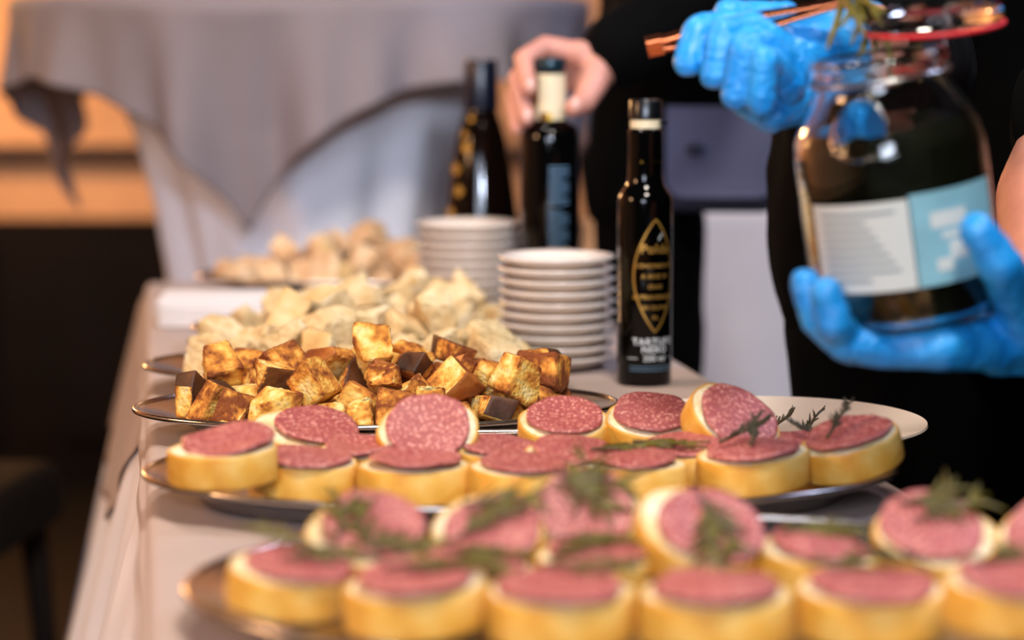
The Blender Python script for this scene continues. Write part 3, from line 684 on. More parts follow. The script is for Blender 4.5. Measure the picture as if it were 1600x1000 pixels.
crostini(A, 466, 690, 15, 6, 8, 1.0, 0, (.013, -.002), label='bread round with its salami slid to one side, behind the front crostini near the croutons', stilt=(0, 4))
crostini(A, 670, 685, 40, 0, 5, .98, 0, (0, -.002), label='round salami crostini propped steeply against the tray rim in front of the croutons')
crostini(A, 880, 676, 20, 0, -6, .93, 0, (.001, .002), label='salami crostini ringed by pale bread, leaning on the rim below the last croutons')
crostini(A, 1018, 672, 22, 3, 4, .95, 0, (0, .003), label='salami crostini leaning on the rim between the croutons and the white plate')
crostini(A, 1140, 669, 34, 24, -20, .98, 0, (.001, .0), label='salami crostini tipped sideways with its left edge high, before the white plate')
crostini(A, 350, 724, 3, -2, 10, 1.02, 0, (.004, 0), label='thick crostini with rumpled salami at the pointed end of the middle tray', stilt=(3, -4))
crostini(A, 478, 743, 2, 3, -8, 1.0, 0, (.002, -.004), label='crostini showing its golden crust, next to the one at the tray end')
crostini(A, 648, 752, 0, 0, 3, 1.04, 0, (0, -.004), label='flat crostini with a straight golden crust, below the steeply propped one')
crostini(A, 812, 753, 2, 2, 15, .97, 0, (.002, -.004), label='flat crostini at the tray edge with orange crust, behind a herb-topped crostini')
crostini(A, 990, 747, 0, 0, -5, .98, 0, (0, -.004), sprigs=[(-.012, .012, 30, 1)], label='flat crostini with a green sprig lying over its salami, middle tray')
crostini(A, 1176, 733, 4, -4, 4, 1.05, .0, (0, -.004), sprigs=[(.004, .004, 70, 0), (-.004, .008, 20, 3)], label='thick crostini topped by upright dark rosemary, middle tray')
crostini(A, 1266, 713, 4, -3, 20, .80, 0, (-.004, .004), sprigs=[(.0, .006, 110, 0)], label='crostini squeezed behind the rosemary-topped one, middle tray')
crostini(A, 1332, 706, 9, -15, 6, 1.0, .0, (0, 0), sprigs=[(-.006, .002, 50, 3)], label='crostini tipped up on the far rim of the middle tray with a dark rosemary stalk')
crostini(A, 566, 724, 4, 0, 10, .9, 0, (.0, -.004), label='crostini almost hidden between the front and propped ones, middle tray')
crostini(A, 775, 722, 4, 2, 0, .9, 0, (0, -.003), label='low crostini lying in the centre of the middle tray')
crostini(A, 893, 731, 8, 3, 3, .92, 0, (0, .0), label='crostini with rough-edged salami lying in front of the bread-ringed one')
crostini(A, 1068, 722, 6, 0, 3, .92, 0, (0, .0), sprigs=[(-.02, -.006, 12, 4)], label='crostini under a green herb stalk in front of the white plate')
A = 'near'
crostini(A, 572, 855, 28, 4, 12, .97, 0, (.004, .003), sprigs=[(.0, -.012, 100, 1), (-.01, 0, 60, 2), (.012, -.014, 10, 4)], label='crostini with halved salami under wet green herbs, near the tray end')
crostini(A, 765, 848, 34, -5, -20, .92, 0, (.004, -.002), sprigs=[(0, .018, 20, 1), (-.01, .0, 80, 4)], label='crostini with a crescent of bread showing beside its salami, herb-strewn tray')
crostini(A, 913, 812, 44, 0, 0, .93, .006, (0, -.001), sprigs=[(.002, .014, 0, 1), (.004, .010, 60, 2), (.0, .018, -20, 4)], label='highest crostini of the herb-strewn tray, herbs along its upper edge')
crostini(A, 1087, 846, 30, 12, -25, 1.02, 0, (.006, .001), sprigs=[(.006, .004, -35, 1), (.01, .0, -38, 4)], label='crostini with a broad white bread edge and one long herb across its salami')
crostini(A, 1278, 885, 8, 4, 5, .93, 0, (.0, .0), sprigs=[(-.004, .008, 8, 2), (.0, .014, -10, 1)], label='low crostini under dark herbs between two taller salami crostini')
crostini(A, 1458, 857, 28, 3, 4, .97, 0, (-.002, .004), sprigs=[(.006, .012, 25, 1), (.0, .014, -15, 5)], label='crostini with a wide pale bread rim and deep pink salami, herb-strewn tray')
crostini(A, 1655, 862, 34, -8, 6, .97, 0, (.0, .0), sprigs=[(-.012, -.004, 80, 3)], label='crostini at the rear tray end with dark herbs on its bread')
crostini(A, 452, 915, 6, 7, 14, .95, 0, (.004, -.004), sprigs=[(.0, .02, 150, 4), (.012, .0, 20, 1)], label='crostini at the pointed end of the herb-strewn tray')
crostini(A, 652, 943, 4, -3, 4, 1.03, 0, (.0, -.004), sprigs=[(.004, .01, 20, 4)], label='front crostini of the herb-strewn tray, second from the tray end on the chair side')
crostini(A, 876, 957, 3, 0, -3, 1.08, 0, (.0, -.004), sprigs=[(.01, .012, -15, 2)], label='front crostini of the herb-strewn tray, third from the tray end on the chair side')
crostini(A, 1117, 959, 3, 0, 4, 1.08, 0, (.0, -.004), label='front crostini of the herb-strewn tray, fourth from the tray end on the chair side')
crostini(A, 1360, 953, 3, 0, -3, 1.08, 0, (.0, -.004), sprigs=[(-.01, .014, 10, 2), (.012, .012, 170, 3)], label='front crostini of the herb-strewn tray, fifth from the tray end on the chair side')
crostini(A, 1585, 943, 4, 3, 4, 1.0, 0, (.0, -.004), sprigs=[(.0, .012, 10, 5)], label='front crostini of the herb-strewn tray, sixth from the tray end on the chair side')
crostini(A, 925, 897, 6, 2, 4, .9, 0, (.002, .0), sprigs=[(.0, .012, 0, 1), (-.02, -.004, 70, 4)], label='crostini in the middle of the herb-strewn tray below the highest one')
crostini(A, 742, 913, 5, 3, -12, .9, 0, (.0, .0), sprigs=[(.0, .006, 10, 1), (.01, -.008, -20, 4)], label='crostini in the middle of the herb-strewn tray, herbs hiding its salami')

# ------------------------------------------------------------------ white plate at the right edge of the table
pc = at_z(1215, 672, TZ + .02)
pl = empty('dinner_plate', (pc.x, pc.y + .045, TZ + .0006)); tag(pl, 'large white porcelain plate tucked behind the middle salami tray', 'plate')
lathe('dish', [(0, .004), (.062, .004), (.072, .007), (.080, .011), (.104, .0165), (.1065, .0175), (.107, .016), (.104, .0140), (.080, .0085), (.066, .002), (.064, 0), (.060, 0), (.058, .002), (0, .002)], M['porcelain'], pl, n=80).scale = (1.14, 1.14, 1.15)
for (x, y, a, v, z) in ((-.02, .045, 70, 0, .006), (.005, .02, 20, 3, .0062), (.03, .0, 50, 0, .0062)):
    o = link('rosemary_sprig', SPR[v], None, (pl.location.x + x, pl.location.y + y, TZ + z), (0, R(-18), R(a)))
    tag(o, 'loose dark rosemary sprig lying on the large white plate', 'herb', 'loose rosemary on the white plate')

# ------------------------------------------------------------------ stacks of small plates
def small_plate_mesh():
    prof = [(0, .0045), (.034, .0045), (.040, .0060), (.050, .0108), (.0555, .0128), (.0568, .0124), (.0566, .0108), (.0525, .0085), (.042, .0022), (.036, 0.0004), (.034, 0), (.031, 0), (.030, .0016), (0, .0018)]
    V, Fc = lathe_data(prof, 64); me = make_mesh('small_plate', V, Fc, M['porcelain'])
    bm = bmesh.new(); bm.from_mesh(me); bmesh.ops.remove_doubles(bm, verts=bm.verts, dist=1e-6); bmesh.ops.recalc_face_normals(bm, faces=bm.faces); bm.to_mesh(me); bm.free(); return me
SP = small_plate_mesh()
ORD = ['', 'second ', 'third ', 'fourth ', 'fifth ', 'sixth ', 'seventh ', 'eighth ', 'ninth ', 'tenth ']
def stack(px, y, n, step, where, seed):
    x = (px - 800) / F * y * 1.0; rnd = random.Random(seed); x = at_z(px, 500, TZ).x / at_z(px, 500, TZ).y * y
    for k in range(n):
        o = link('small_plate', SP, None, (x + rnd.uniform(-.0012, .0012), y + rnd.uniform(-.001, .001), TZ + .0006 + k * step), (0, 0, rnd.uniform(0, 6)))
        pos = ORD[n - 1 - k] + 'small white plate from the top of the stack ' if 0 < k < n - 1 else ('topmost ' if k else 'lowest ') + 'small white plate of the stack '
        tag(o, pos + where, 'plate', 'small plates stacked ' + where)
stack(870, 2.335, 10, .0106, 'beside the truffle oil bottle', 1)
stack(731, 2.645, 11, .0102, 'beside the hand-held bottle', 2)

# ------------------------------------------------------------------ folded white napkins
npc = at_z(235, 513, TZ); e = empty('napkin_stack', (npc.x + .075, npc.y + .065, TZ + .0006), (0, 0, R(4)))
tag(e, 'stack of folded white napkins at the table edge', 'napkins')
for k in range(6):
    box('napkin', ((-1) ** k * .0012, .001 * (k % 3), .0022 + k * .0047), (.142, .118, .0044), M['napkin'], e, bev=.0018, rot=(0, 0, R((k * 37 % 5 - 2) * .6)))

# ------------------------------------------------------------------ bottles
def text_mesh(name, body, size, mat, wrap_r, ang, z, parent, space=1.0, bold=0.0):
    cu = bpy.data.curves.new('lettering', 'FONT'); cu.body = body; cu.size = size; cu.align_x = 'CENTER'; cu.align_y = 'CENTER'; cu.space_character = space; cu.offset = bold
    cu.resolution_u = 3
    to = bpy.data.objects.new('lettering', cu); COL.objects.link(to); dg = bpy.context.evaluated_depsgraph_get()
    me = bpy.data.meshes.new_from_object(to.evaluated_get(dg)); bpy.data.objects.remove(to); bpy.data.curves.remove(cu)
    bm = bmesh.new(); bm.from_mesh(me); bmesh.ops.triangulate(bm, faces=bm.faces[:])
    for v in bm.verts:
        a = ang + v.co.x / wrap_r; v.co = Vector((wrap_r * math.sin(a), -wrap_r * math.cos(a), z + v.co.y))
    bm.to_mesh(me); bm.free(); me.materials.clear(); me.materials.append(mat); me.name = name; return link(name, me, parent)
def wrap_strip(name, pts, w, r, mat, parent, ang=0):
    """A printed line on a cylinder: pts are (arc length, z)."""
    V, Fc = [], []; P = [Vector((a, b)) for a, b in pts]; n = len(P)
    for i in range(n):
        t = (P[min(i + 1, n - 1)] - P[max(i - 1, 0)]).normalized(); q = Vector((-t.y, t.x)) * w / 2
        for s in (1, -1):
            p = P[i] + q * s; a = ang + p.x / r; V.append((r * math.sin(a), -r * math.cos(a), p.y))
    for i in range(n - 1): Fc.append((2 * i, 2 * i + 1, 2 * i + 3, 2 * i + 2))
    return mesh(name, V, Fc, mat, parent)
# truffle oil bottle
bp = at_z(1006, 598, TZ)
b1 = empty('oil_bottle', (bp.x, bp.y, TZ + .0006)); b1.scale = (1, 1, .955); tag(b1, 'slim black truffle oil bottle with a gold outlined label beside the small plates', 'bottle')
r1 = .0252
lathe('bottle_body', [(0, .003), (.018, .0), (.0235, 0), (r1, .0025), (r1, .176), (.0245, .181), (.0215, .186), (.0185, .1905), (.0168, .196), (.0162, .202), (.016, .228), (.0160, .243), (.0135, .245), (.0125, .248), (0, .248)], M['bottle_glass'], b1, n=64)
lathe('collar', [(.0125, .2455), (.0142, .2458), (.0142, .2535), (.0125, .254), (0, .254), (0, .2455)][:4] + [(.0, .254)], M['cream_seal'], b1)
cp = lathe('cap', [(0, .2545), (.0128, .2545), (.0150, .255), (.0150, .2715), (.0140, .273), (.0105, .273), (.0100, .2705), (0, .2705)], M['cap_black'], b1)
mesh('tear_tab', [(.012, -.010, .2505), (.019, -.0095, .2495), (.021, -.0075, .251), (.019, -.0055, .2525), (.012, -.004, .253)], [(0, 1, 2, 3, 4)], M['cap_black'], cp)
LA = R(20); rp = r1 + .00025
wv = []
def lens(sgn): return [(sgn * .0205 * math.sin(math.pi * q / 40) ** .85, .052 + .108 * q / 40) for q in range(41)]
for s in (-1, 1): wrap_strip('gold_outline', lens(s), .0016, rp, M['gold_print'], b1, LA)
# small leaf mark over the name
wrap_strip('leaf_mark', [(.003, .140), (.0045, .1435), (.0068, .1465)], .0012, rp, M['white_print'], b1, LA)
text_mesh('brand_name', 'Polda', .0125, M['gold_print'], rp, LA + .0, .1315, b1, 1.05, .0002)
for i, (s, zz) in enumerate([('CONDIMENTO', .1155), ('A BASE DI', .1055), ('OLIO', .0955), ('EXTRAVERGINE', .0855), ('DI OLIVA', .0755), ('AL', .0660)]):
    text_mesh('gold_lettering', s, .0056, M['gold_print'], rp, LA, zz, b1, 1.08, .00012)
for s, zz in (('TARTUFO', .0425), ('NERO', .0350)): text_mesh('white_lettering', s, .0088, M['white_print'], rp, LA, zz, b1, 1.12, .0002)
text_mesh('white_lettering', '250 ml', .0080, M['white_print'], rp, LA, .0265, b1, 1.0, .0001)
for s in (-1, 1): wrap_strip('white_line', [(s * (.0165 + .0012 * q), .0265) for q in range(9)], .0007, rp, M['white_print'], b1, LA)
for zz in (.0185, .0150): wrap_strip('white_line', [(-.024 + .0012 * q, zz) for q in range(41)], .0008, rp, M['blue_print'], b1, LA)
for a in (-.45, .35, .75): 
    wrap_strip('gold_fleck', [(-.0012, .2135), (.0, .2150), (.0012, .2135)], .0012, .0163, M['gold'], b1, LA * .5 + a)

# bottle held by the bare hand
hb = at_y(859, 500, 2.555)
b2 = empty('oil_bottle', (hb.x, hb.y, TZ + .0006)); tag(b2, 'black oil bottle with a gold and cream neck seal gripped by a bare hand', 'bottle')
r2 = .0310
lathe('bottle_body', [(0, .003), (.024, 0), (.029, 0), (r2, .003), (r2, .208), (.0300, .216), (.0265, .2225), (.0190, .2265), (.0158, .2300), (.0150, .236), (.0150, .2785), (.0, .2785)], M['bottle_glass'], b2, n=64)
lathe('neck_seal', [(.0148, .2275), (.0166, .2280), (.0162, .250), (.0158, .2765), (.0150, .2768)], M['cream_seal'], b2)
wrap_strip('gold_seal', [(-.006 + .0015 * q, .232) for q in range(10)], .009, .01685, M['gold'], b2, R(-20))
wrap_strip('gold_seal', [(-.007 + .0012 * q, .259) for q in range(5)], .030, .0166, M['gold'], b2, R(-40))
lathe('cap', [(0, .2790), (.0155, .2790), (.0165, .281), (.0165, .292), (.0155, .2935), (0, .2935)], M['cap_teal'], b2)
for i in range(22):
    zz = .185 - i * .0042
    if i not in (0, 11): wrap_strip('print_line', [(-.011 + .0022 * q, zz) for q in range(11 if i % 4 else 8)], .0014, r2 + .0003, M['blue_print'], b2, R(17))
wrap_strip('gold_line', [(-.013 + .0026 * q, .0945) for q in range(11)], .0035, r2 + .0004, M['gold_print'], b2, R(17))

# far conical bottle
fb = at_y(752, 500, 2.86)
b3 = empty('liqueur_bottle', (fb.x, fb.y, TZ + .0006)); tag(b3, 'dark amber cone-shaped bottle with a navy foil cap behind the small plates', 'bottle')
lathe('bottle_body', [(0, .003), (.045, 0), (.052, 0), (.0545, .004), (.0520, .03), (.0460, .08), (.0400, .125), (.0345, .165), (.0290, .195), (.0235, .213), (.0200, .222), (.0190, .2285), (0, .2285)], M['amber_glass'], b3, n=64)
lathe('foil_cap', [(0, .2290), (.0200, .2290), (.0205, .231), (.0195, .284), (.0185, .2865), (0, .2870)], M['cap_navy'], b3)
for i, (a, zz, L) in enumerate([(-.5, .218, .006), (-.75, .200, .008), (-.55, .185, .010), (-.85, .160, .012), (-.6, .135, .010), (-.75, .11, .010)]):
    rr = .0208 + (.229 - zz) * .26
    mesh('gold_motif', [(rr * math.sin(a + dx / rr), -rr * math.cos(a + dx / rr) - .0006, zz + dz) for dx, dz in ((-L * .6, -L * .3), (0, -L * .7), (L * .7, 0), (L * .1, L * .7), (-L * .5, L * .4))], [(0, 1, 2, 3, 4)], M['gold_print'], b3)

# ------------------------------------------------------------------ preserving jar
JD = 1.55
jb = at_y(1424, 497, JD)
jar = empty('preserving_jar', jb, (R(3), R(-9), 0)); tag(jar, 'open clip-top glass jar of dark herbs in oil held by a blue glove', 'jar')
JR = .0605
outer = [(0, .004), (.030, .002), (.050, 0), (.0575, .003), (JR, .010), (JR, .112), (.0585, .123), (.052, .136), (.0455, .146), (.0425, .153), (.0425, .162), (.0450, .164), (.0450, .169), (.0425, .171)]
inner = [(.0390, .171), (.0390, .153), (.0425, .145), (.049, .134), (.0555, .1215), (.0572, .111), (.0572, .012), (.054, .0065), (.03, .006), (0, .007)]
lathe('glass_body', outer + inner, M['glass'], jar, n=72, sharp=60)
lathe('herb_filling', [(0, .0078), (.03, .0068), (.0535, .0073), (.0564, .0125), (.0564, .110), (.0545, .119), (.0495, .127), (.03, .125), (.012, .128), (0, .126)], M['oil_herbs'], jar, n=64)
def wrap_panel(name, a0, a1, z0, z1, r, mat, parent, n=24):
    V, Fc = [], []
    for i in range(n + 1):
        a = a0 + (a1 - a0) * i / n
        for z in (z0, z1): V.append((r * math.sin(a), -r * math.cos(a), z))
    for i in range(n): Fc.append((2 * i, 2 * i + 2, 2 * i + 3, 2 * i + 1))
    return mesh(name, V, Fc, mat, parent)
lb = wrap_panel('paper_label', R(-66), R(-2), .030, .086, JR + .0004, M['label_paper'], jar)
for k in range(9):
    wrap_panel('print_line', R(-58), R(-10 - (k * 13 % 7) * 3), .0785 - k * .0052, .0803 - k * .0052, JR + .0006, M['label_ink'], lb, 14)
lt = wrap_panel('teal_label', R(-1), R(62), .030, .088, JR + .0004, M['label_teal'], jar)
for (a, z, da, dz) in ((22, .070, 12, .005), (30, .050, 10, .006), (16, .042, 5, .004), (24, .060, 8, .002)): wrap_panel('print_mark', R(a - da), R(a + da), z - dz, z + dz, JR + .0006, M['label_paper'], lt, 10)
# round embossed medallion on the shoulder
V, Fc = [], []; MA = R(-26); mz = .131
for k, (q, h) in enumerate(((0, .0018), (.6, .0018), (.85, .0022), (.95, .0032), (1.0, .001))):
    for i in range(32):
        a = 2 * math.pi * i / 32; u, w = .019 * q * math.cos(a), .019 * q * math.sin(a); zz = mz + w
        rr = .0585 + (zz - .123) * -.55 if zz > .123 else .0602; rr += h
        V.append((rr * math.sin(MA + u / .055), -rr * math.cos(MA + u / .055), zz))
for k in range(4):
    for i in range(32): j = (i + 1) % 32; Fc.append((k * 32 + i, k * 32 + j, (k + 1) * 32 + j, (k + 1) * 32 + i))
mesh('embossed_medallion', V, Fc, M['glass'], jar)
# wire bail round the neck and clip
V, Fc = tube_data([(.0445 * math.cos(2 * math.pi * i / 48), .0445 * math.sin(2 * math.pi * i / 48), .157) for i in range(48)], .0013, 6, True); mesh('wire_bail', V, Fc, M['wire'], jar)
0 and tube('wire_clip', spline([(-.030, -.033, .157), (-.036, -.044, .150), (-.030, -.054, .134), (-.018, -.060, .128), (-.006, -.0585, .136), (-.004, -.050, .148), (-.008, -.0445, .157)]), .0012, M['wire'], jar, 6)
ld = lathe('glass_lid', [(0, 0), (.040, 0), (.0445, .003), (.0455, .008), (.044, .011), (.030, .014), (0, .0155)], M['glass'], jar, n=48, loc=(.046, .046, .1790), rot=(R(3), R(3), 0))
V, Fc = tube_data([(.0445 * math.cos(2 * math.pi * i / 48), .0445 * math.sin(2 * math.pi * i / 48), -.0008) for i in range(48)], .0015, 8, True); mesh('rubber_gasket', V, Fc, M['gasket'], ld)
tube('lid_hinge', spline([(.040, .022, .157), (.047, .026, .166), (.049, .027, .176), (.052, .029, .186)]), .0014, M['wire'], jar, 6)

# ------------------------------------------------------------------ tongs and the herbs they hold
def Q(px, py, y): return at_y(px, py, y)
TD = 1.665
tg = empty('serving_tongs', Q(1160, 38, TD)); tag(tg, 'copper tongs held in a blue gloved hand above the jar', 'tongs')
a0 = Q(1014, 73, TD) - tg.location; a1 = Q(1325, 2, TD - .015) - tg.location; ax = (a1 - a0).normalized(); upv = Vector((0, -.35, 1)); upv = (upv - ax * upv.dot(ax)).normalized(); sd = ax.cross(upv)
def bar(name, stations):
    V, Fc = [], []
    for p, hw, hh in stations:
        for su, sv in ((-1, -1), (1, -1), (1, 1), (-1, 1)): V.append(p + sd * (hw * su) + upv * (hh * sv))
    for k in range(len(stations) - 1):
        for i in range(4): j = (i + 1) % 4; Fc.append((k * 4 + i, k * 4 + j, k * 4 + 4 + j, k * 4 + 4 + i))
    Fc.append((3, 2, 1, 0)); L = 4 * (len(stations) - 1); Fc.append((L, L + 1, L + 2, L + 3))
    o = mesh(name, V, Fc, M['copper'], tg, smooth=False); fix_normals(o.data)
    b = o.modifiers.new('bevel', 'BEVEL'); b.width = .0006; b.segments = 2; return o
LN = (a1 - a0).length
for s in (1, -1):
    bar('arm', [(a0 + upv * s * .0018, .0062, .0017), (a0 + ax * LN * .25 + upv * s * .0046, .0062, .0012), (a0 + ax * LN * .6 + upv * s * .0042, .0058, .0012), (a0 + ax * LN * .88 + upv * s * .0016, .0045, .0011), (a1 + upv * s * .0014, .004, .001)])
bar('hinge_end', [(a0 - ax * .0012, .0066, .0056), (a0 + ax * .010, .0066, .0056)])
hs = empty('herb_bunch', Q(1335, 10, TD - .02)); tag(hs, 'dripping olive green herb strands pinched in the copper tongs', 'herb')
rnd = random.Random(4)
for k in range(11):
    x0, y0 = 1330 + rnd.uniform(-18, 22), 0 + rnd.uniform(-12, 8)
    ends = [(1292, 78), (1340, 95), (1352, 60), (1378, 40), (1402, 130), (1330, 70), (1365, 85), (1385, 20), (1345, 40), (1310, 45), (1370, 60)][k]
    mid = ((x0 + ends[0]) / 2 + rnd.uniform(-10, 18), (y0 + ends[1]) / 2 - rnd.uniform(0, 12))
    P = [Q(x0, y0, TD - .02) - hs.location, Q(*mid, TD - .06 - rnd.uniform(0, .01)) - hs.location, Q(*ends, TD - .095 - rnd.uniform(-.01, .015)) - hs.location]
    tube('strand', spline(P, 6), [.0022] * 9 + [.0019, .0016, .001, .0006], M['herb'], hs, 7)
rs = link('rosemary_sprig', SPR[1], hs, Q(1340, 2, TD - .025) - hs.location, (0, R(70), R(20)))

# ------------------------------------------------------------------ people
def head(person, c, face, skin, hairlen=.02):
    """Head about c looking along face (unit, horizontal): returns ellipsoids and adds face parts."""
    c = Vector(c); f = Vector(face).normalized(); s = f.cross(Vector((0, 0, 1))); rz = math.atan2(f.y, f.x)
    rot = Euler((0, 0, rz))
    el = [(c, (.095, .074, .108), rot), (c + f * .02 - Vector((0, 0, .055)), (.066, .056, .062), rot), (c + f * .097 - Vector((0, 0, .022)), (.017, .013, .017), rot), (c + f * .088 + Vector((0, 0, .004)), (.012, .009, .026), rot)]
    for k in (1, -1):
        el.append((c + f * .074 + s * k * .031 + Vector((0, 0, .027)), (.013, .020, .009), rot)); el.append((c + f * .072 + s * k * .031 + Vector((0, 0, -.007)), (.012, .016, .007), rot))
        el.append((c + s * k * .076 - Vector((0, 0, .01)) - f * .005, (.016, .009, .030), rot))
        eye = mesh('eye', *sphere(c + f * .0715 + s * k * .031 + Vector((0, 0, .008)), .0125), M['eye'], person)
        mesh('iris', *sphere(c + f * .0785 + s * k * .031 + Vector((0, 0, .008)), .0063), M['iris'], eye)
    V, Fc = [], []; add_ell(V, Fc, c + f * .083 - Vector((0, 0, .062)), (.006, .022, .006), rot); mesh('mouth', V, Fc, M['lips'], person)
    soft('hair', [], [(c - f * .016 + Vector((0, 0, .022)), (.098, .084, .103), rot), (c - f * .05 - Vector((0, 0, .03)), (.06, .074, .075), rot)], M['hair'], person, .006, 3, .003, 60)
    return el
def sphere(c, r, n=14, m=9): V, Fc = [], []; add_ell(V, Fc, c, (r, r, r), None, n, m); return V, Fc
V3 = Vector
# person with the jar and tongs -----------------------------------------------------------------
p1 = empty('person', (.45, 2.2, 0)); tag(p1, 'person in black wearing blue gloves, holding a jar and copper tongs', 'person')
o1 = p1.location
def rel(o, chains): return [[(Vector(p) - o, r) for p, r in ch] for ch in chains]
def rele(o, els): return [(Vector(e[0]) - o,) + tuple(e[1:]) for e in els]
rsh, lsh = V3((.285, 2.08, 1.25)), V3((.60, 2.06, 1.25))
rel_, rwr = V3((.315, 1.945, 1.045)), Q(1352, 62, 1.70)
lel, lwr = Q(1640, 310, 1.87), Q(1640, 522, 1.585)
torso = [[((.45, 2.23, .93), .125), ((.45, 2.18, 1.10), .12), ((.445, 2.12, 1.24), .11)]]
legs = [[((.365, 2.24, .88), .088), ((.36, 2.22, .48), .058), ((.36, 2.26, .09), .038)], [((.53, 2.24, .88), .088), ((.545, 2.22, .48), .058), ((.55, 2.26, .09), .038)]]
hd = (.44, 2.0, 1.46)
bodyc = torso + legs + [[((.442, 2.08, 1.30), .055), ((.44, 2.03, 1.38), .05)], [(rsh, .052), (rel_, .038), (rwr, .027)], [(lsh, .052), (lel, .042), (lwr, .028)], [(rsh, .06), ((.44, 2.1, 1.27), .07), (lsh, .06)]]
for lg in legs: bodyc.append([(lg[2][0], .036), (V3(lg[2][0]) + V3((0, -.11, -.055)), .026)])
he = head(p1, V3(hd) - o1, (-.25, -1, 0), 'skin')
soft('body', rel(o1, bodyc), he, M['skin'], p1, .006, 3)
soft('shirt', rel(o1, [[((.45, 2.24, .86), .142), ((.45, 2.19, 1.08), .137), ((.445, 2.125, 1.24), .125)], [((.36, 2.24, .86), .125), ((.355, 2.16, 1.14), .118)], [((.53, 2.24, .86), .125), ((.54, 2.16, 1.14), .122)],
     [(rsh, .075), (rel_, .056), (rel_.lerp(rwr, .78), .045)], [(lsh, .075), (lsh.lerp(lel, .80), .062)], [(rsh, .085), ((.445, 2.1, 1.265), .09), (lsh, .085)]]), [], M['black_fabric'], p1, .008, 3, .006, 14)
soft('trousers', rel(o1, [[((.36, 2.24, .90), .115), ((.358, 2.22, .48), .080), ((.36, 2.25, .10), .066)], [((.535, 2.24, .90), .115), ((.547, 2.22, .48), .080), ((.55, 2.25, .10), .066)], [((.38, 2.24, .88), .13), ((.52, 2.24, .88), .13)]]), [], M['black_denim'], p1, .010, 3, .005, 12)
for lg in legs: soft('shoe', rel(o1, [[(V3(lg[2][0]) + V3((0, .03, -.045)), .044), (V3(lg[2][0]) + V3((0, -.12, -.052)), .037)]]), [], M['shoe'], p1, .006, 3)
# right glove round the tongs: four bent fingers, thumb on top, palm to the right
def fing(pts, r): return [(Q(*p), q) for p, q in zip(pts, r)]
y0 = 1.66
gl = []
gl.append(fing([(1225, 66, 1.672), (1135, 40, 1.668), (1092, 50, 1.655), (1076, 96, 1.648)], [.0135, .0118, .0118, .0108]))
gl.append(fing([(1232, 84, 1.660), (1172, 44, 1.648), (1130, 54, 1.634), (1118, 116, 1.632)], [.0130, .0118, .0116, .0106]))
gl.append(fing([(1236, 108, 1.652), (1190, 70, 1.632), (1162, 76, 1.615), (1150, 148, 1.618)], [.0130, .0114, .0112, .0104]))
gl.append(fing([(1232, 136, 1.645), (1208, 104, 1.625), (1192, 92, 1.606), (1188, 160, 1.610)], [.0120, .0104, .0098, .0094]))
gl.append(fing([(1285, 70, 1.705), (1225, 32, 1.700), (1170, 28, 1.695), (1138, 20, 1.690)], [.0165, .0135, .0120, .0104]))
gl.append(fing([(1250, 80, 1.680), (1232, 120, 1.668), (1222, 160, 1.662)], [.021, .021, .017]))
gl.append(fing([(1165, 160, 1.645), (1205, 178, 1.652), (1240, 150, 1.668)], [.0105, .0135, .020]))
gl.append(fing([(1245, 85, 1.680), (1300, 75, 1.690), (1330, 66, 1.70)], [.024, .024, .026]))
gl.append(fing([(1240, 140, 1.672), (1285, 110, 1.684), (1325, 72, 1.70)], [.020, .021, .023]))
gl.append(fing([(1318, 68, 1.697), (1340, 64, 1.712)], [.028, .030]))
soft('glove', rel(o1, gl), [], M['glove'], p1, .0015, 2, .0010, 95)
# left glove under the jar
g2 = []
Y = 1.50
g2.append(fing([(1395, 545, 1.515), (1320, 535, 1.508), (1277, 498, 1.508), (1258, 442, 1.512)], [.0135, .0122, .0112, .0098]))
g2.append(fing([(1400, 540, 1.545), (1330, 540, 1.535), (1302, 503, 1.488), (1291, 458, 1.487)], [.0135, .0125, .0118, .0105]))
g2.append(fing([(1400, 538, 1.570), (1320, 530, 1.568), (1282, 490, 1.562), (1266, 442, 1.560)], [.0135, .0120, .0112, .0098]))
g2.append(fing([(1410, 532, 1.595), (1345, 522, 1.600), (1310, 485, 1.598), (1296, 446, 1.594)], [.0130, .0115, .0105, .0092]))
for yy in (1.515, 1.545, 1.575, 1.597): g2.append(fing([(1398, 543, yy), (1470, 541, 1.545 + (yy - 1.555) * .9), (1560, 535, 1.565 + (yy - 1.555) * .5)], [.0135, .0155, .0185]))
g2.append(fing([(1600, 522, 1.545), (1590, 468, 1.520), (1563, 412, 1.478), (1528, 362, 1.476)], [.019, .0165, .0138, .0118]))
g2.append(fing([(1530, 538, 1.535), (1595, 520, 1.545)], [.016, .018]))
g2.append(fing([(1560, 536, 1.565), (1640, 522, 1.585)], [.022, .029]) + [(lwr.lerp(lel, .16), .034)])
soft('glove', rel(o1, g2), [], M['glove'], p1, .0017, 5, .0010, 95)

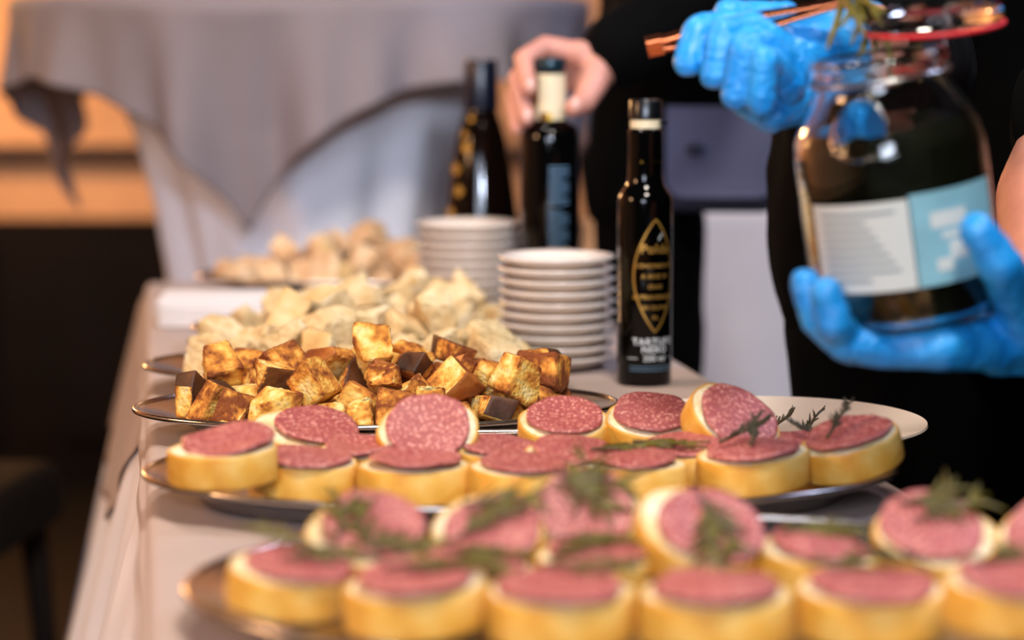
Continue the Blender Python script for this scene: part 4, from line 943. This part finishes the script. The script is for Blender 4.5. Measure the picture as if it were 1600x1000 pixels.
# person gripping the bottle -----------------------------------------------------------------------
p2 = empty('person', (.20, 2.98, 0)); tag(p2, 'person in black with a slate blue bag, bare hand gripping an oil bottle', 'person'); o2 = p2.location
sh2 = V3((.225, 2.80, 1.27)); el2 = V3((.205, 2.66, 1.10)); wr2 = Q(945, 92, 2.60)
shr = V3((.24, 3.14, 1.27))
legs2 = [[((.165, 2.94, .86), .060), ((.172, 2.93, .47), .048), ((.165, 2.94, .09), .034)], [((.175, 3.06, .86), .060), ((.178, 3.06, .47), .048), ((.175, 3.06, .09), .034)]]
bd2 = legs2 + [[((.16, 3.0, .90), .065), ((.20, 2.99, 1.06), .085), ((.225, 2.98, 1.20), .095)], [(sh2, .05), ((.225, 2.97, 1.28), .07), (shr, .05)], [(sh2, .048), (el2, .037), (wr2, .024)], [(shr, .048), ((.27, 3.2, 1.0), .037), ((.20, 3.16, .84), .026)],
      [((.20, 2.97, 1.31), .052), ((.175, 2.95, 1.40), .048)]]
for lg in legs2: bd2.append([(lg[2][0], .034), (V3(lg[2][0]) + V3((-.11, 0, -.055)), .025)])
bd2.append([((.20, 3.16, .84), .026), ((.19, 3.15, .78), .034), ((.185, 3.15, .72), .018)])
# left hand: back of the hand behind the cap, fingers down one side, thumb ball on the other
hf = []
hf.append(fing([(905, 84, 2.590), (852, 72, 2.590), (818, 92, 2.565), (826, 138, 2.530)], [.0130, .0112, .0105, .0088]))
hf.append(fing([(912, 96, 2.600), (842, 84, 2.605), (808, 122, 2.572), (822, 186, 2.532)], [.0130, .0112, .0102, .0086]))
hf.append(fing([(914, 112, 2.605), (850, 108, 2.618), (804, 150, 2.580), (808, 200, 2.545)], [.0128, .0108, .0098, .0082]))
hf.append(fing([(916, 128, 2.608), (858, 132, 2.625), (812, 165, 2.598), (806, 196, 2.575)], [.0115, .0098, .0088, .0075]))
hf.append(fing([(935, 95, 2.595), (926, 130, 2.570), (912, 160, 2.545), (896, 168, 2.526)], [.0180, .0165, .0125, .0098]))
hf.append(fing([(905, 84, 2.590), (930, 98, 2.597), (945, 92, 2.60)], [.0150, .0200, .0210]))
hf.append(fing([(912, 118, 2.605), (935, 112, 2.602), (945, 95, 2.60)], [.0140, .0200, .0210]))
hf.append(fing([(918, 130, 2.590), (938, 110, 2.590)], [.017, .019]))
he2 = head(p2, V3((.155, 2.93, 1.47)) - o2, (-1, -.3, 0), 'skin')
soft('body', rel(o2, bd2 + hf), he2, M['skin'], p2, .0026, 3)
for (px, py, y) in ((829, 133, 2.5215), (824, 181, 2.5235), (899, 163, 2.5165)):
    V, Fc = [], []; add_ell(V, Fc, Q(px, py, y) - o2, (.0052, .0016, .0068)); mesh('finger_nail', V, Fc, M['nail'], p2)
soft('shirt', rel(o2, [[((.165, 2.99, .88), .080), ((.205, 2.98, 1.06), .105), ((.23, 2.97, 1.20), .118)], [((.17, 3.06, .88), .075), ((.24, 3.06, 1.18), .10)], [((.155, 2.93, .88), .070), ((.225, 2.90, 1.18), .095)], [(sh2, .072), ((.225, 2.97, 1.27), .088), (shr, .072)],
     [(sh2, .072), (el2, .057), (el2.lerp(wr2, .86), .041)], [(shr, .07), ((.27, 3.2, 1.0), .055), ((.205, 3.165, .86), .042)]]), [], M['black_fabric'], p2, .007, 3, .005, 14)
soft('trousers', rel(o2, [[((.165, 2.94, .90), .072), ((.172, 2.93, .47), .060), ((.172, 2.94, .10), .052)], [((.172, 3.06, .90), .072), ((.178, 3.06, .47), .060), ((.175, 3.06, .10), .054)], [((.155, 2.95, .90), .075), ((.165, 3.05, .90), .075)]]), [], M['black_denim'], p2, .009, 3, .004, 12)
for lg in legs2: soft('shoe', rel(o2, [[(V3(lg[2][0]) + V3((.03, 0, -.048)), .040), (V3(lg[2][0]) + V3((-.12, 0, -.053)), .035)]]), [], M['shoe'], p2, .006, 3)

# shoulder bag on that person's hip
bc = Q(1126, 245, 2.83)
bag = empty('shoulder_bag', (bc.x, bc.y, bc.z - .065), (0, 0, R(-4))); tag(bag, 'slate blue shoulder bag with a rounded flap on the hip of a person in black', 'bag')
box('pouch', (0, .012, .060), (.128, .050, .120), M['bag_dark'], bag, bev=.014, seg=3)
V, Fc = [], []; ol = []
W, H = .064, .105
for i in range(9): a = math.pi / 2 * i / 8; ol.append((W - .022 + .022 * math.cos(a), -H + .022 - .022 * math.sin(a)))
ol = [(W, 0)] + ol + [(-x, z) for x, z in reversed(ol)] + [(-W, 0)]
for y in (-.0185, -.0145):
    for (x, z) in ol: V.append((x, y - .004 * (1 - (x / W) ** 2), .124 + z))
m = len(ol); Fc = [tuple(range(m)), tuple(range(m, 2 * m))[::-1]] + [(i, (i + 1) % m, m + (i + 1) % m, m + i) for i in range(m)]
fl = mesh('flap', V, Fc, M['bag'], bag, smooth=False); fix_normals(fl.data)
V, Fc = [], []; add_ell(V, Fc, (-.030, -.0215, .075), (.011, .003, .008)); mesh('clasp', V, Fc, M['bag_dark'], bag)
tube('strap', spline([Vector((-.062, .012, .112)), Vector((-.05, -.0, .20)), V3((.25, 2.72, 1.18)) - bag.location, V3((.26, 2.80, 1.36)) - bag.location, V3((.31, 2.92, 1.22)) - bag.location, Vector((.061, .025, .19)), Vector((.062, .012, .112))], 8), .006, M['bag_dark'], bag, 8)
